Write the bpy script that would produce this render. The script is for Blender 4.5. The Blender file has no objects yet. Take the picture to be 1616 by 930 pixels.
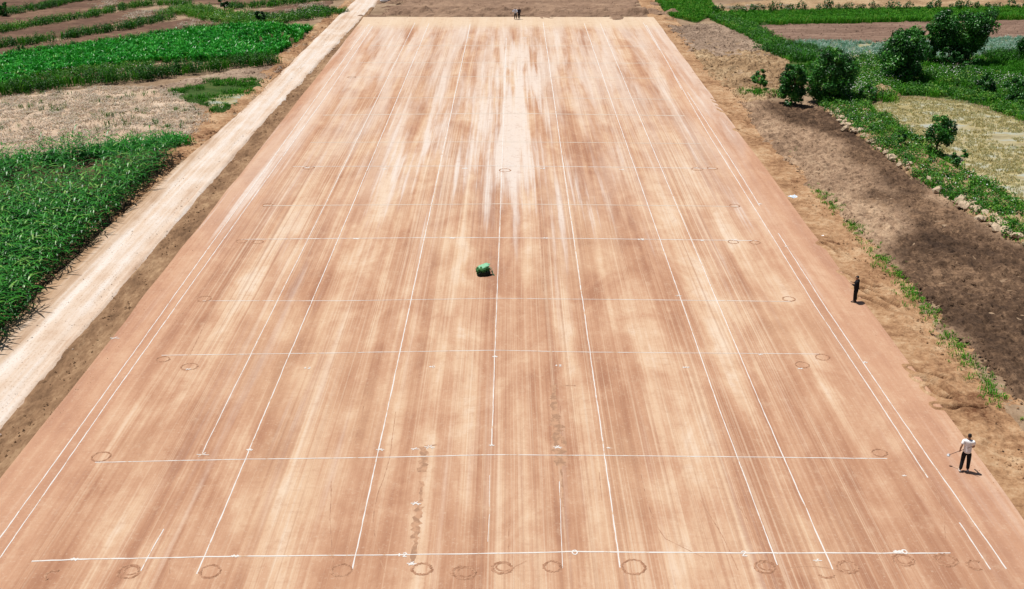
import bpy, bmesh, math, random
import numpy as np
from mathutils import Vector, Matrix

# ------------------------------------------------------------------ camera, sky, sun, exposure
SC = bpy.context.scene
COL = SC.collection
CAM_H, FPX, PITCH, YAW = 24.5, 1805.0, math.atan(738.0 / 1805.0), math.radians(0.06)
cam_d = bpy.data.cameras.new('camera')
cam_d.sensor_fit = 'HORIZONTAL'
cam_d.sensor_width = 36.0
cam_d.lens = 36.0 * FPX / 1616.0
cam_d.clip_end = 6000
cam = bpy.data.objects.new('camera', cam_d)
COL.objects.link(cam)
cam.location = (0, 0, CAM_H)
cam.rotation_euler = (math.pi / 2 - PITCH, 0, YAW)
SC.camera = cam

SUN_EL = math.radians(72.0)
SUN_AZ = Vector((-0.40, 0.20))          # where the sun stands, seen from above (+Y is away from the camera)
w = bpy.data.worlds.new('World')
SC.world = w
w.use_nodes = True
nt = w.node_tree
sky = nt.nodes.new('ShaderNodeTexSky')
sky.sky_type = 'NISHITA'
sky.sun_disc = False
sky.sun_elevation = SUN_EL
sky.sun_rotation = math.atan2(SUN_AZ.x, SUN_AZ.y)
sky.air_density = 1.0
sky.dust_density = 1.5
nt.links.new(sky.outputs[0], nt.nodes['Background'].inputs[0])
nt.nodes['Background'].inputs[1].default_value = 0.05
sun_d = bpy.data.lights.new('sun', 'SUN')
sun_d.energy = 4.9
sun_d.angle = math.radians(0.5)
sun_d.color = (1.0, 0.965, 0.91)
sun = bpy.data.objects.new('sun', sun_d)
COL.objects.link(sun)
sd = Vector((SUN_AZ.x, SUN_AZ.y, 0)).normalized() * math.cos(SUN_EL) + Vector((0, 0, math.sin(SUN_EL)))
sun.rotation_euler = sd.to_track_quat('Z', 'Y').to_euler()
sun.location = (-40, 60, 80)
SC.view_settings.view_transform = 'Standard'
SC.view_settings.look = 'None'
SC.view_settings.gamma = 1
SC.view_settings.use_curve_mapping = False
SC.view_settings.exposure = 0.08
SC.cycles.max_bounces = 5
SC.cycles.transparent_max_bounces = 6

KLUM = 1.62          # light that a flat white surface sends back under this sun and sky

# ------------------------------------------------------------------ helpers
rng = np.random.default_rng(7)
random.seed(7)


def g(px, py, z=0.0):
    """a point of the photograph, set down on the level z"""
    x, y = (px - 808.0), (465.0 - py)
    c, s = math.cos(PITCH), math.sin(PITCH)
    d = Vector((x, FPX * c + y * s, -FPX * s + y * c))
    d = Matrix.Rotation(YAW, 3, 'Z') @ d
    t = (z - CAM_H) / d.z
    return Vector((d.x * t, d.y * t, z))


def gp(pts, z=0.0):
    return np.array([g(a, b, z)[:2] for a, b in pts])


def lin(c):
    c = c / 255.0
    return c / 12.92 if c <= 0.04045 else ((c + 0.055) / 1.055) ** 2.4


def A(r, gr, b, k=None):
    """base colour of a surface that the photograph shows in full sun as this sRGB value"""
    k = k or KLUM
    return (min(lin(r) / k, .82), min(lin(gr) / k, .82), min(lin(b) / k, .82), 1.0)


def hash2(i, j, seed):
    h = (i.astype(np.int64) * 374761393 + j.astype(np.int64) * 668265263 + seed * 1442695041) & 0xFFFFFFFF
    h = ((h ^ (h >> 13)) * 1274126177) & 0xFFFFFFFF
    h = h ^ (h >> 16)
    return (h & 0xFFFF) / 65535.0


def vn(x, y, seed=0):
    """value noise, -1..1"""
    xi, yi = np.floor(x), np.floor(y)
    fx, fy = x - xi, y - yi
    fx, fy = fx * fx * (3 - 2 * fx), fy * fy * (3 - 2 * fy)
    a, b = hash2(xi, yi, seed), hash2(xi + 1, yi, seed)
    c, d = hash2(xi, yi + 1, seed), hash2(xi + 1, yi + 1, seed)
    return ((a * (1 - fx) + b * fx) * (1 - fy) + (c * (1 - fx) + d * fx) * fy) * 2 - 1


def fbm(x, y, s, seed=0, octs=3):
    v, amp = 0, 1.0
    for o in range(octs):
        v = v + vn(x / s + 17.3 * o, y / s - 9.1 * o, seed + o) * amp
        s *= 0.5
        amp *= 0.5
    return v


def sdf(P, x, y):
    """signed distance to polygon P, negative inside"""
    d = np.full(x.shape, 1e18)
    ins = np.zeros(x.shape, bool)
    n = len(P)
    for i in range(n):
        ax, ay = P[i]
        bx, by = P[(i + 1) % n]
        ex, ey = bx - ax, by - ay
        wx, wy = x - ax, y - ay
        t = np.clip((wx * ex + wy * ey) / (ex * ex + ey * ey + 1e-12), 0, 1)
        d = np.minimum(d, (wx - ex * t) ** 2 + (wy - ey * t) ** 2)
        cross = ((ay > y) != (by > y)) & (x < (bx - ax) * (y - ay) / (by - ay + 1e-12) + ax)
        ins ^= cross
    d = np.sqrt(d)
    return np.where(ins, -d, d)


def dist_line(L, x, y):
    d = np.full(x.shape, 1e18)
    for i in range(len(L) - 1):
        ax, ay = L[i]
        bx, by = L[i + 1]
        ex, ey = bx - ax, by - ay
        wx, wy = x - ax, y - ay
        t = np.clip((wx * ex + wy * ey) / (ex * ex + ey * ey + 1e-12), 0, 1)
        d = np.minimum(d, (wx - ex * t) ** 2 + (wy - ey * t) ** 2)
    return np.sqrt(d)


def tag(o, label=None, cat=None, group=None, kind=None):
    if label: o['label'] = label
    if cat: o['category'] = cat
    if group: o['group'] = group
    if kind: o['kind'] = kind
    return o


def link(name, me, mats=None, parent=None):
    o = bpy.data.objects.new(name, me)
    COL.objects.link(o)
    if mats is not None and not me.materials:
        for m in (mats if isinstance(mats, (list, tuple)) else [mats]):
            me.materials.append(m)
    if parent: o.parent = parent
    return o


def empty(name, loc, rz=0.0):
    o = bpy.data.objects.new(name, None)
    COL.objects.link(o)
    o.location = loc
    o.rotation_euler = (0, 0, rz)
    o.empty_display_size = .2
    return o


def np_mesh(name, V, loops, starts, totals, tint=None, smooth=False, mat_idx=None):
    me = bpy.data.meshes.new(name)
    me.vertices.add(len(V))
    me.vertices.foreach_set('co', np.asarray(V, np.float32).ravel())
    me.loops.add(len(loops))
    me.loops.foreach_set('vertex_index', np.asarray(loops, np.int32))
    me.polygons.add(len(starts))
    me.polygons.foreach_set('loop_start', np.asarray(starts, np.int32))
    me.polygons.foreach_set('loop_total', np.asarray(totals, np.int32))
    if mat_idx is not None:
        me.polygons.foreach_set('material_index', np.asarray(mat_idx, np.int32))
    if tint is not None:
        at = me.attributes.new('tint', 'FLOAT', 'POINT')
        at.data.foreach_set('value', np.asarray(tint, np.float32))
    me.update(calc_edges=True)
    me.polygons.foreach_set('use_smooth', np.full(len(starts), smooth))
    return me


def quads_mesh(name, V, Q, tint=None, smooth=False):
    Q = np.asarray(Q)
    n = len(Q)
    return np_mesh(name, V, Q.ravel(), np.arange(n) * 4, np.full(n, 4), tint, smooth)


# ------------------------------------------------------------------ materials
class N:
    def __init__(self, name):
        self.m = bpy.data.materials.new(name)
        self.m.use_nodes = True
        self.t = self.m.node_tree
        self.b = self.t.nodes['Principled BSDF']
        self.tc = self.t.nodes.new('ShaderNodeTexCoord')

    def node(self, kind, **kw):
        n = self.t.nodes.new(kind)
        for k, v in kw.items(): setattr(n, k, v)
        return n

    def set(self, sock, v):
        if isinstance(v, bpy.types.NodeSocket): self.t.links.new(v, sock)
        else: sock.default_value = v

    def coord(self, scale=(1, 1, 1), loc=(0, 0, 0)):
        mp = self.node('ShaderNodeMapping')
        self.t.links.new(self.tc.outputs['Object'], mp.inputs['Vector'])
        mp.inputs['Scale'].default_value = scale
        mp.inputs['Location'].default_value = loc
        return mp.outputs[0]

    def noise(self, scale=(1, 1, 1), loc=(0, 0, 0), detail=3, rough=.55, dist=0, coord=None):
        n = self.node('ShaderNodeTexNoise')
        self.t.links.new(coord or self.coord(scale, loc), n.inputs['Vector'])
        n.inputs['Scale'].default_value = 1
        n.inputs['Detail'].default_value = detail
        n.inputs['Roughness'].default_value = rough
        n.inputs['Distortion'].default_value = dist
        return n.outputs['Fac']

    def ramp(self, fac, stops, interp='LINEAR'):
        r = self.node('ShaderNodeValToRGB')
        r.color_ramp.interpolation = interp
        self.set(r.inputs[0], fac)
        e = r.color_ramp.elements
        while len(e) < len(stops): e.new(0.5)
        for el, (p, c) in zip(e, stops):
            el.position = p
            el.color = c if len(c) == 4 else (*c, 1)
        return r.outputs[0]

    def band(self, fac, a, b):
        m = self.node('ShaderNodeMapRange', interpolation_type='SMOOTHSTEP')
        self.set(m.inputs['Value'], fac)
        m.inputs['From Min'].default_value = a
        m.inputs['From Max'].default_value = b
        return m.outputs[0]

    def math(self, op, a, b=0.0):
        m = self.node('ShaderNodeMath', operation=op)
        self.set(m.inputs[0], a)
        self.set(m.inputs[1], b)
        return m.outputs[0]

    def mix(self, fac, a, b, mode='MIX'):
        m = self.node('ShaderNodeMix', data_type='RGBA', blend_type=mode)
        self.set(m.inputs['Factor'], fac)
        self.set(m.inputs['A'], a)
        self.set(m.inputs['B'], b)
        return m.outputs['Result']

    def xyz(self):
        s = self.node('ShaderNodeSeparateXYZ')
        self.t.links.new(self.tc.outputs['Object'], s.inputs[0])
        return s.outputs

    def bump(self, h, strength=.5, dist=.05):
        b = self.node('ShaderNodeBump')
        b.inputs['Strength'].default_value = strength
        b.inputs['Distance'].default_value = dist
        self.set(b.inputs['Height'], h)
        self.t.links.new(b.outputs[0], self.b.inputs['Normal'])

    def done(self, color, rough=.95, spec=.2):
        self.set(self.b.inputs['Base Color'], color)
        self.set(self.b.inputs['Roughness'], rough)
        self.b.inputs['Specular IOR Level'].default_value = spec
        return self.m


def soil(name, cols, scale=1.0, stretch=(1, 1), bump=.6, fine=7.0, contrast=.16, patch=.22):
    """cols: dark, mid, light. Large patches, clods and grains."""
    n = N(name)
    sx, sy = stretch
    big = n.noise((patch * sx, patch * sy, .3), (3, 5, 0), 4, .6)
    med = n.noise((scale * 1.6 * sx, scale * 1.6 * sy, 1), (1, 2, 0), 5, .65)
    fin = n.noise((fine * sx, fine * sy, fine), (0, 0, 0), 3, .7)
    f = n.math('ADD', n.math('MULTIPLY', big, .45), n.math('ADD', n.math('MULTIPLY', med, .35), n.math('MULTIPLY', fin, .2)))
    c = n.ramp(f, [(.5 - contrast, cols[0]), (.5, cols[1]), (.5 + contrast, cols[2])])
    n.bump(n.math('ADD', med, n.math('MULTIPLY', fin, .5)), bump, .06)
    return n.done(c)


def soil_mix(name, ca, cb, scale=1.0, fine=6.0):
    """two soils in one field; the mesh says where the second one lies"""
    n = N(name)
    at = n.node('ShaderNodeAttribute', attribute_name='tint')
    big = n.noise((.16, .10, .3), (3, 5, 0), 4, .6)
    med = n.noise((scale * 1.3, scale * .9, 1), (1, 2, 0), 5, .7)
    fin = n.noise((fine, fine * .7, fine), (0, 0, 0), 3, .75)
    f = n.math('ADD', n.math('MULTIPLY', big, .36), n.math('ADD', n.math('MULTIPLY', med, .36), n.math('MULTIPLY', fin, .28)))
    a = n.ramp(f, [(.39, ca[0]), (.5, ca[1]), (.61, ca[2])])
    b = n.ramp(f, [(.39, cb[0]), (.5, cb[1]), (.61, cb[2])])
    k = n.band(n.math('ADD', at.outputs['Fac'], n.math('MULTIPLY', n.math('SUBTRACT', med, .5), .9)), .3, .7)
    n.bump(n.math('ADD', med, fin), .6, .05)
    return n.done(n.mix(k, a, b))


def plain(name, c, rough=.8, spec=.3, var=.0):
    n = N(name)
    if var:
        f = n.noise((25, 25, 25), detail=3)
        c2 = tuple(v * (1 - var) for v in c[:3]) + (1,)
        c = n.mix(n.band(f, .35, .65), c2, c)
    return n.done(c, rough, spec)


def foliage(name, stops, rough=.45, spec=.35, trans=.25, tcol=None):
    n = N(name)
    at = n.node('ShaderNodeAttribute', attribute_name='tint')
    c = n.ramp(at.outputs['Fac'], stops)
    n.done(c, rough, spec)
    if trans:
        tr = n.node('ShaderNodeBsdfTranslucent')
        mx = n.node('ShaderNodeMixShader')
        n.t.links.new(n.mix(.5, c, tcol or (.10, .22, .01, 1)), tr.inputs[0])
        mx.inputs[0].default_value = trans
        n.t.links.new(n.b.outputs[0], mx.inputs[1])
        n.t.links.new(tr.outputs[0], mx.inputs[2])
        out = [x for x in n.t.nodes if x.type == 'OUTPUT_MATERIAL'][0]
        n.t.links.new(mx.outputs[0], out.inputs['Surface'])
    return n.m


def runway_material():
    n = N('packed_earth')
    s = n.xyz()
    x, y = s[0], s[1]
    wob = n.noise((.04, .015, 1), detail=1)
    xw = n.math('ADD', x, n.math('MULTIPLY', n.math('SUBTRACT', wob, .5), .8))
    def co(fx, fy, ox=0., oy=0.):
        cb = n.node('ShaderNodeCombineXYZ')
        n.set(cb.inputs[0], n.math('ADD', n.math('MULTIPLY', xw, fx), ox))
        n.set(cb.inputs[1], n.math('ADD', n.math('MULTIPLY', y, fy), oy))
        return cb.outputs[0]
    wide = n.noise(coord=co(.50, .024, 3.1, 1.7), detail=3, rough=.55, dist=.3)
    mid = n.noise(coord=co(1.9, .030, 9, 4), detail=3, rough=.6, dist=.15)
    fin = n.noise(coord=co(6.5, .020, 2, 8), detail=3, rough=.65)
    vfin = n.noise(coord=co(14., .028, 5, 3), detail=2, rough=.6)
    grain = n.noise((7, 7, 7), detail=4, rough=.7)
    blot = n.noise((.40, .17, 1), (4, 9, 0), 6, .66, .5)
    f = n.math('ADD', n.math('MULTIPLY', wide, .44), n.math('ADD', n.math('MULTIPLY', mid, .20), n.math('MULTIPLY', blot, .36)))
    f = n.math('ADD', f, n.math('MULTIPLY', n.math('SUBTRACT', fin, .5), .12))
    c = n.ramp(f, [(.40, A(189, 138, 109)), (.455, A(207, 157, 125)), (.505, A(220, 173, 140)), (.56, A(237, 199, 165)), (.63, A(251, 227, 202))])
    # yellower sand patches
    yl = n.noise((.17, .05, 1), (11, 3, 0), 4, .6)
    c = n.mix(n.math('MULTIPLY', n.band(yl, .50, .64), .22), c, A(238, 201, 163))
    # thin pale and dark wheel lines along the strip
    zone = n.noise((.22, .018, 1), (21, 5, 0), 3, .5)
    fg = n.math('ADD', n.math('MULTIPLY', n.band(y, 40, 72), .4), .6)
    zl = n.math('MULTIPLY', n.band(zone, .42, .60), fg)
    c = n.mix(n.math('MULTIPLY', n.math('MULTIPLY', n.band(fin, .55, .63), zl), .55), c, A(250, 226, 198))
    c = n.mix(n.math('MULTIPLY', n.math('MULTIPLY', n.band(fin, .45, .37), zl), .52), c, A(186, 140, 114))
    c = n.mix(n.math('MULTIPLY', n.math('MULTIPLY', n.band(vfin, .57, .67), zl), .55), c, A(249, 222, 192))
    lnz = n.noise(coord=co(2.3, .006, 40, 1), detail=2, rough=.6)
    thin = n.band(n.math('ABSOLUTE', n.math('SUBTRACT', n.math('FRACT', n.math('MULTIPLY', lnz, 9.0)), .5)), .13, .05)
    c = n.mix(n.math('MULTIPLY', n.math('MULTIPLY', thin, n.math('MULTIPLY', n.band(mid, .44, .58), fg)), .45), c, A(250, 222, 190))
    lnd = n.noise(coord=co(1.7, .005, 7, 11), detail=2, rough=.6)
    thd = n.band(n.math('ABSOLUTE', n.math('SUBTRACT', n.math('FRACT', n.math('MULTIPLY', lnd, 8.0)), .5)), .10, .03)
    c = n.mix(n.math('MULTIPLY', n.math('MULTIPLY', thd, zl), .26), c, A(182, 136, 110))
    # plain reddish shoulders outside the outer lines
    ax = n.math('ABSOLUTE', n.math('ADD', x, .6))
    sh = n.band(n.math('ADD', ax, n.math('MULTIPLY', n.math('SUBTRACT', wide, .5), 4.0)), 15.6, 18.6)
    shc = n.ramp(f, [(.40, A(204, 154, 126)), (.5, A(220, 170, 138)), (.62, A(234, 190, 156))])
    c = n.mix(n.math('MULTIPLY', sh, .85), c, shc)
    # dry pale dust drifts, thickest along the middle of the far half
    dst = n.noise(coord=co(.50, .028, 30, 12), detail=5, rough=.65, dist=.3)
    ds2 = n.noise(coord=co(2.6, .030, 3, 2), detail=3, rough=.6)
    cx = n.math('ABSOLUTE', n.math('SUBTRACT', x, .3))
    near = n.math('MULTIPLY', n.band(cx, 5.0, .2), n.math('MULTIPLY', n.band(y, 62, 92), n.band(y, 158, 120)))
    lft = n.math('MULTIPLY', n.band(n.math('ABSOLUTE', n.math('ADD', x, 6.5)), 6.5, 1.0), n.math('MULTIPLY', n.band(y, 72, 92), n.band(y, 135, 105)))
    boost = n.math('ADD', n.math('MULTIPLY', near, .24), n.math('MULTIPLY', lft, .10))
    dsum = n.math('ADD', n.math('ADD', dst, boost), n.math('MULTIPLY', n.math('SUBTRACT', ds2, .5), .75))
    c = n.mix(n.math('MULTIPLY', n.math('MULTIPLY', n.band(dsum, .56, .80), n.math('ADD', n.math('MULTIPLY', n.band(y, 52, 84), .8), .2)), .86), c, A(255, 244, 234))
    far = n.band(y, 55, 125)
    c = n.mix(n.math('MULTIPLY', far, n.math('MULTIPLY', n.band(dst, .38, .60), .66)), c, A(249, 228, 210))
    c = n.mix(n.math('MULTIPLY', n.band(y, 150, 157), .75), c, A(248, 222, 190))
    # grain and cross ripples left by the roller
    c = n.mix(n.math('MULTIPLY', n.band(grain, .56, .70), .28), c, A(184, 136, 108))
    c = n.mix(n.math('MULTIPLY', n.band(grain, .44, .32), .28), c, A(252, 228, 202))
    mott = n.noise((1.5, .8, 1), (8, 1, 0), 7, .78)
    c = n.mix(n.math('MULTIPLY', n.band(mott, .52, .66), .26), c, A(246, 214, 182))
    c = n.mix(n.math('MULTIPLY', n.band(mott, .48, .36), .26), c, A(196, 146, 116))
    rip = n.noise((.9, 5, 1), (2, 2, 0), 2, .5)
    c = n.mix(n.math('MULTIPLY', n.band(rip, .56, .7), .16), c, A(196, 148, 120))
    h = n.math('ADD', n.math('MULTIPLY', grain, .5), n.math('ADD', n.math('MULTIPLY', fin, .6), n.math('MULTIPLY', rip, .35)))
    n.bump(h, .35, .04)
    return n.done(c, .95, .1)


M = {}
M['runway'] = runway_material()
M['ground'] = soil('dry_earth', (A(128, 102, 78), A(172, 144, 116), A(206, 180, 150)), .9, bump=.8)
M['road'] = None


def road_material():
    n = N('pale_road_dust')
    s = n.xyz()
    x = s[0]
    st = n.noise((1.3, .035, 1), (5, 5, 0), 4, .6, .2)
    fi = n.noise((5, .07, 1), (1, 5, 0), 3, .6)
    bl = n.noise((.5, .25, 1), (0, 7, 0), 4, .6)
    f = n.math('ADD', n.math('MULTIPLY', st, .5), n.math('ADD', n.math('MULTIPLY', fi, .15), n.math('MULTIPLY', bl, .35)))
    # the wheel-worn right half is palest, the left shoulder browner
    e = n.band(n.math('ADD', x, n.math('MULTIPLY', n.math('SUBTRACT', st, .5), 1.6)), -26.7, -24.6)
    pale = n.ramp(f, [(.38, A(222, 188, 160)), (.48, A(244, 220, 198)), (.58, A(255, 242, 230))])
    brown = n.ramp(f, [(.38, A(176, 138, 104)), (.5, A(212, 176, 142)), (.62, A(240, 212, 184))])
    c = n.mix(e, brown, pale)
    gr = n.noise((8, 5, 8), detail=4, rough=.7)
    c = n.mix(n.math('MULTIPLY', n.band(gr, .55, .66), .5), c, A(186, 150, 118))
    n.bump(n.math('ADD', gr, fi), .5, .05)
    return n.done(c, .95, .1)


M['road'] = road_material()
M['ditch'] = soil('damp_ditch_earth', (A(112, 84, 60), A(162, 126, 94), A(206, 170, 132)), 1.6, (1, .35), bump=1.0, fine=9, contrast=.14, patch=.5)
M['bank'] = soil('reddish_bank_earth', (A(124, 82, 54), A(198, 154, 114), A(234, 200, 160)), 1.2, bump=.9, contrast=.13, patch=.25)
M['clods'] = soil('taupe_clods', (A(122, 100, 84), A(172, 146, 124), A(212, 186, 160)), 1.8, bump=1.0, contrast=.12, patch=.16)
M['tan_clods'] = soil('tan_clods', (A(134, 106, 78), A(188, 154, 116), A(228, 200, 160)), 1.8, bump=1.0, contrast=.11, patch=.2)
M['dark_plough'] = soil('dark_ploughed_earth', (A(58, 44, 36), A(88, 70, 57), A(132, 106, 86)), 2.4, bump=1.0, fine=9, contrast=.17, patch=.18)
M['plough'] = soil_mix('ploughed_earth', (A(122, 96, 76), A(178, 146, 118), A(224, 192, 158)), (A(66, 49, 37), A(110, 85, 65), A(172, 138, 108)))
M['furrow'] = soil('furrowed_earth', (A(104, 80, 68), A(156, 126, 108), A(196, 164, 142)), 1.0, (.25, 1.6), bump=.9, contrast=.15)
M['terrace'] = soil('terrace_earth', (A(92, 68, 56), A(128, 98, 80), A(176, 142, 114)), .8, (.5, 1.2), bump=.8, contrast=.15)
M['stubble_soil'] = soil('stubble_earth', (A(190, 160, 132), A(226, 198, 170), A(248, 228, 204)), 1.5, bump=.9)
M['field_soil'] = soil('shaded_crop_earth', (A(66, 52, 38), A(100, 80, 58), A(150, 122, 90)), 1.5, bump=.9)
M['green_soil'] = soil('grassy_earth', (A(40, 66, 24), A(66, 96, 36), A(112, 118, 64)), 1.5, bump=.9)
M['end_berm'] = soil('grey_brown_spoil', (A(122, 94, 76), A(168, 136, 112), A(206, 172, 142)), 1.0, (.6, 1.4), bump=.9, contrast=.16)
M['stone'] = soil('pale_stone', (A(190, 162, 132), A(232, 206, 174), A(254, 238, 214)), 3, bump=.8)


def water_material():
    n = N('muddy_water')
    f = n.noise((.5, .8, 1), detail=4)
    c = n.ramp(f, [(.35, A(190, 172, 122)), (.5, A(222, 204, 150)), (.65, A(216, 218, 200))])
    n.bump(n.noise((6, 9, 6), detail=2), .12, .02)
    return n.done(c, .18, .5)


M['water'] = water_material()


def chalk_material():
    n = N('white_chalk')
    f = n.noise((2.2, 1.2, 7), detail=5, rough=.75)
    c = n.mix(n.band(f, .46, .34), A(255, 250, 244), A(238, 206, 176))
    return n.done(c, .95, .1)


M['chalk'] = chalk_material()
M['thin_chalk'] = plain('thin_chalk', A(252, 236, 218), .95, .1, .12)


def mark_material(name, dark, light, a, b, sc=5.0):
    """scuffed earth: the mark shows in broken patches, the packed earth between them"""
    n = N(name)
    f = n.noise((sc, sc * .8, sc), detail=5, rough=.7)
    return n.done(n.mix(n.band(f, a, b), dark, light), .95, .1)


M['ring'] = mark_material('scuffed_ring_earth', A(184, 136, 107), A(214, 167, 135), .42, .58)
M['damp'] = mark_material('damp_grey_earth', A(186, 146, 118), A(217, 171, 138), .42, .58, 2.6)
M['track'] = mark_material('track_earth', A(188, 142, 114), A(216, 170, 138), .40, .56, 2.5)

GR = lambda r, g_, b, k=1.0: A(r, g_, b, KLUM * k)
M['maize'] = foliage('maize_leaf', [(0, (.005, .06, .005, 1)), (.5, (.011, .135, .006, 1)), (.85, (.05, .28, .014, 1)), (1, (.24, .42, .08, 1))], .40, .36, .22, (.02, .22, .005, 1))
M['crop'] = foliage('crop_leaf', [(0, (.006, .09, .008, 1)), (.5, (.016, .28, .014, 1)), (.9, (.06, .46, .03, 1)), (1, (.22, .44, .06, 1))], .40, .36, .22, (.02, .24, .005, 1))
M['grass'] = foliage('grass_blade', [(0, (.014, .08, .005, 1)), (.5, (.05, .24, .010, 1)), (.85, (.11, .36, .016, 1)), (1, (.30, .40, .07, 1))], .6, .2, .25, (.05, .25, .005, 1))
M['weed'] = foliage('weed_leaf', [(0, (.006, .036, .005, 1)), (.5, (.026, .13, .008, 1)), (.9, (.09, .29, .018, 1)), (1, (.24, .38, .06, 1))], .5, .3, .2, (.03, .18, .005, 1))
M['straw'] = foliage('dry_straw', [(0, A(190, 160, 130)), (.4, A(240, 214, 186)), (.8, A(255, 244, 226)), (1, A(190, 186, 130))], .8, .2, .25, (.4, .3, .2, 1))
M['paddy'] = foliage('paddy_stubble', [(0, A(200, 188, 112)), (.4, A(252, 238, 178)), (.85, A(255, 252, 214)), (1, A(176, 206, 120))], .7, .2, .4, (.4, .4, .15, 1))
M['teal'] = foliage('pale_water_weed', [(0, A(90, 160, 120)), (.5, A(170, 224, 196)), (1, A(245, 255, 250))], .6, .3, .3, (.2, .4, .25, 1))
M['flower'] = plain('white_petal', (.78, .78, .74, 1), .7, .2)
M['tree_leaf'] = foliage('tree_leaf', [(0, (.006, .04, .006, 1)), (.5, (.018, .115, .012, 1)), (.9, (.055, .24, .022, 1)), (1, (.15, .36, .05, 1))], .40, .38, .14, (.02, .16, .005, 1))
M['bark'] = plain('bark', (.10, .075, .05, 1), .9, .2, .4)
M['skin'] = plain('skin', (.30, .16, .10, 1), .6, .4)
M['hair'] = plain('black_hair', (.010, .008, .008, 1), .5, .4)
M['white_cloth'] = plain('white_cloth', (.86, .87, .88, 1), .9, .2)
M['black_cloth'] = plain('black_cloth', (.012, .012, .014, 1), .9, .2, .2)
M['navy_cloth'] = plain('navy_cloth', (.02, .022, .04, 1), .9, .2, .2)
M['blue_cloth'] = plain('pale_blue_cloth', (.48, .54, .66, 1), .9, .2, .1)
M['shoe'] = plain('pale_shoe', (.6, .58, .55, 1), .7, .3)
M['dark_shoe'] = plain('dark_shoe', (.03, .03, .03, 1), .7, .3)
M['wood'] = plain('pole_wood', (.16, .10, .09, 1), .7, .3, .2)
M['metal'] = plain('pale_metal', (.36, .38, .42, 1), .4, .5, .15)
M['green_cloth'] = plain('green_canvas', (.03, .13, .03, 1), .75, .3, .35)
M['mint_cloth'] = plain('mint_canvas', (.22, .50, .30, 1), .7, .3, .2)
M['dark_cloth'] = plain('dark_green_canvas', (.012, .022, .014, 1), .8, .3, .3)
M['litter'] = plain('plastic_sheet', (.62, .70, .80, 1), .4, .5, .15)


# ------------------------------------------------------------------ ground sheets
def sheet(name, P, z0, cell, mat, relief=None, edge=.7, drop=.5, jitter=.5, smooth=True, parent=None, seed=0, kind='structure', attr=None):
    P = np.asarray(P)
    lo, hi = P.min(0) - edge - 1, P.max(0) + edge + 1
    xs, ys = np.arange(lo[0], hi[0], cell), np.arange(lo[1], hi[1], cell)
    X, Y = np.meshgrid(xs, ys)
    d = sdf(P, X, Y) + jitter * fbm(X, Y, 2.4, 50 + seed, 4)
    Z = np.full(X.shape, float(z0))
    if relief is not None: Z = Z + relief(X, Y, d)
    t = np.clip((d + edge * .5) / edge, 0, 1)
    Z = Z - drop * t * t * (3 - 2 * t)
    keep = d < edge * .7 + cell
    q = keep[:-1, :-1] & keep[1:, :-1] & keep[:-1, 1:] & keep[1:, 1:]
    idx = np.arange(X.size).reshape(X.shape)
    a = np.stack([idx[:-1, :-1][q], idx[:-1, 1:][q], idx[1:, 1:][q], idx[1:, :-1][q]], 1)
    used, inv = np.unique(a.ravel(), return_inverse=True)
    V = np.stack([X.ravel()[used], Y.ravel()[used], Z.ravel()[used]], 1)
    tn = attr(X, Y).ravel()[used] if attr else None
    me = quads_mesh(name, V, inv.reshape(-1, 4), tn, smooth)
    o = link(name, me, mat, parent)
    if kind and not parent: tag(o, kind=kind)
    return o


def build_ground():
    def axis(a, b, step, far):
        core = np.arange(a, b + step, step)
        k = np.cumsum(step * 1.25 ** np.arange(1, 60))
        k = k[k < far]
        return np.concatenate([a - k[::-1], core, b + k])
    xs, ys = axis(-80, 80, .6, 3500), axis(20, 240, .6, 3500)
    X, Y = np.meshgrid(xs, ys)
    Z = -.16 + .06 * fbm(X, Y, 3.0, 3, 4) + .03 * vn(X / .6, Y / .6, 9)
    inside = (X > -25.0) & (X < 22.3) & (Y < 161)
    Z = np.where(inside, -.6, Z)
    far = np.clip((np.hypot(X, Y - 110) - 160) / 150, 0, 1)
    Z = Z * (1 - far) - .2 * far
    idx = np.arange(X.size).reshape(X.shape)
    Q = np.stack([idx[:-1, :-1].ravel(), idx[:-1, 1:].ravel(), idx[1:, 1:].ravel(), idx[1:, :-1].ravel()], 1)
    me = quads_mesh('ground', np.stack([X.ravel(), Y.ravel(), Z.ravel()], 1), Q, None, True)
    tag(link('ground', me, M['ground']), kind='structure')


build_ground()

RX0, RX1, RY1 = -20.8, 19.55, 162.2


def build_runway():
    ys = np.arange(-14, RY1 + .01, .4)
    prof = [(-.34, -.42), (-.14, -.12), (0.0, 0.0)]
    rows = []
    for y in ys:
        jl, jr = .07 * vn(np.array([y / 4.0]), np.array([.5]), 1)[0], .07 * vn(np.array([y / 4.0]), np.array([7.5]), 2)[0]
        r = [(RX0 + a + jl, y, z) for a, z in prof] + [(0, y, 0)] + [(RX1 - a + jr, y, z) for a, z in prof[::-1]]
        rows.append(r)
    e = [(x, y + .7, -.45) for x, y, z in rows[-1]]
    rows.append(e)
    V = np.array(rows).reshape(-1, 3)
    m = len(rows[0])
    Q = [(i * m + j, i * m + j + 1, (i + 1) * m + j + 1, (i + 1) * m + j) for i in range(len(rows) - 1) for j in range(m - 1)]
    o = link('runway', quads_mesh('runway', V, Q, None, False), M['runway'])
    return tag(o, kind='structure')


runway = build_runway()


def rough(a, s, seed, b=0.0, s2=1):
    return lambda X, Y, d: a * fbm(X, Y, s, seed, 3) + (b * fbm(X, Y, s2, seed + 5, 2) if b else 0)


# left: road, ditch strip between road and runway
def xy(*pts): return np.array(pts, float)


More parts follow.
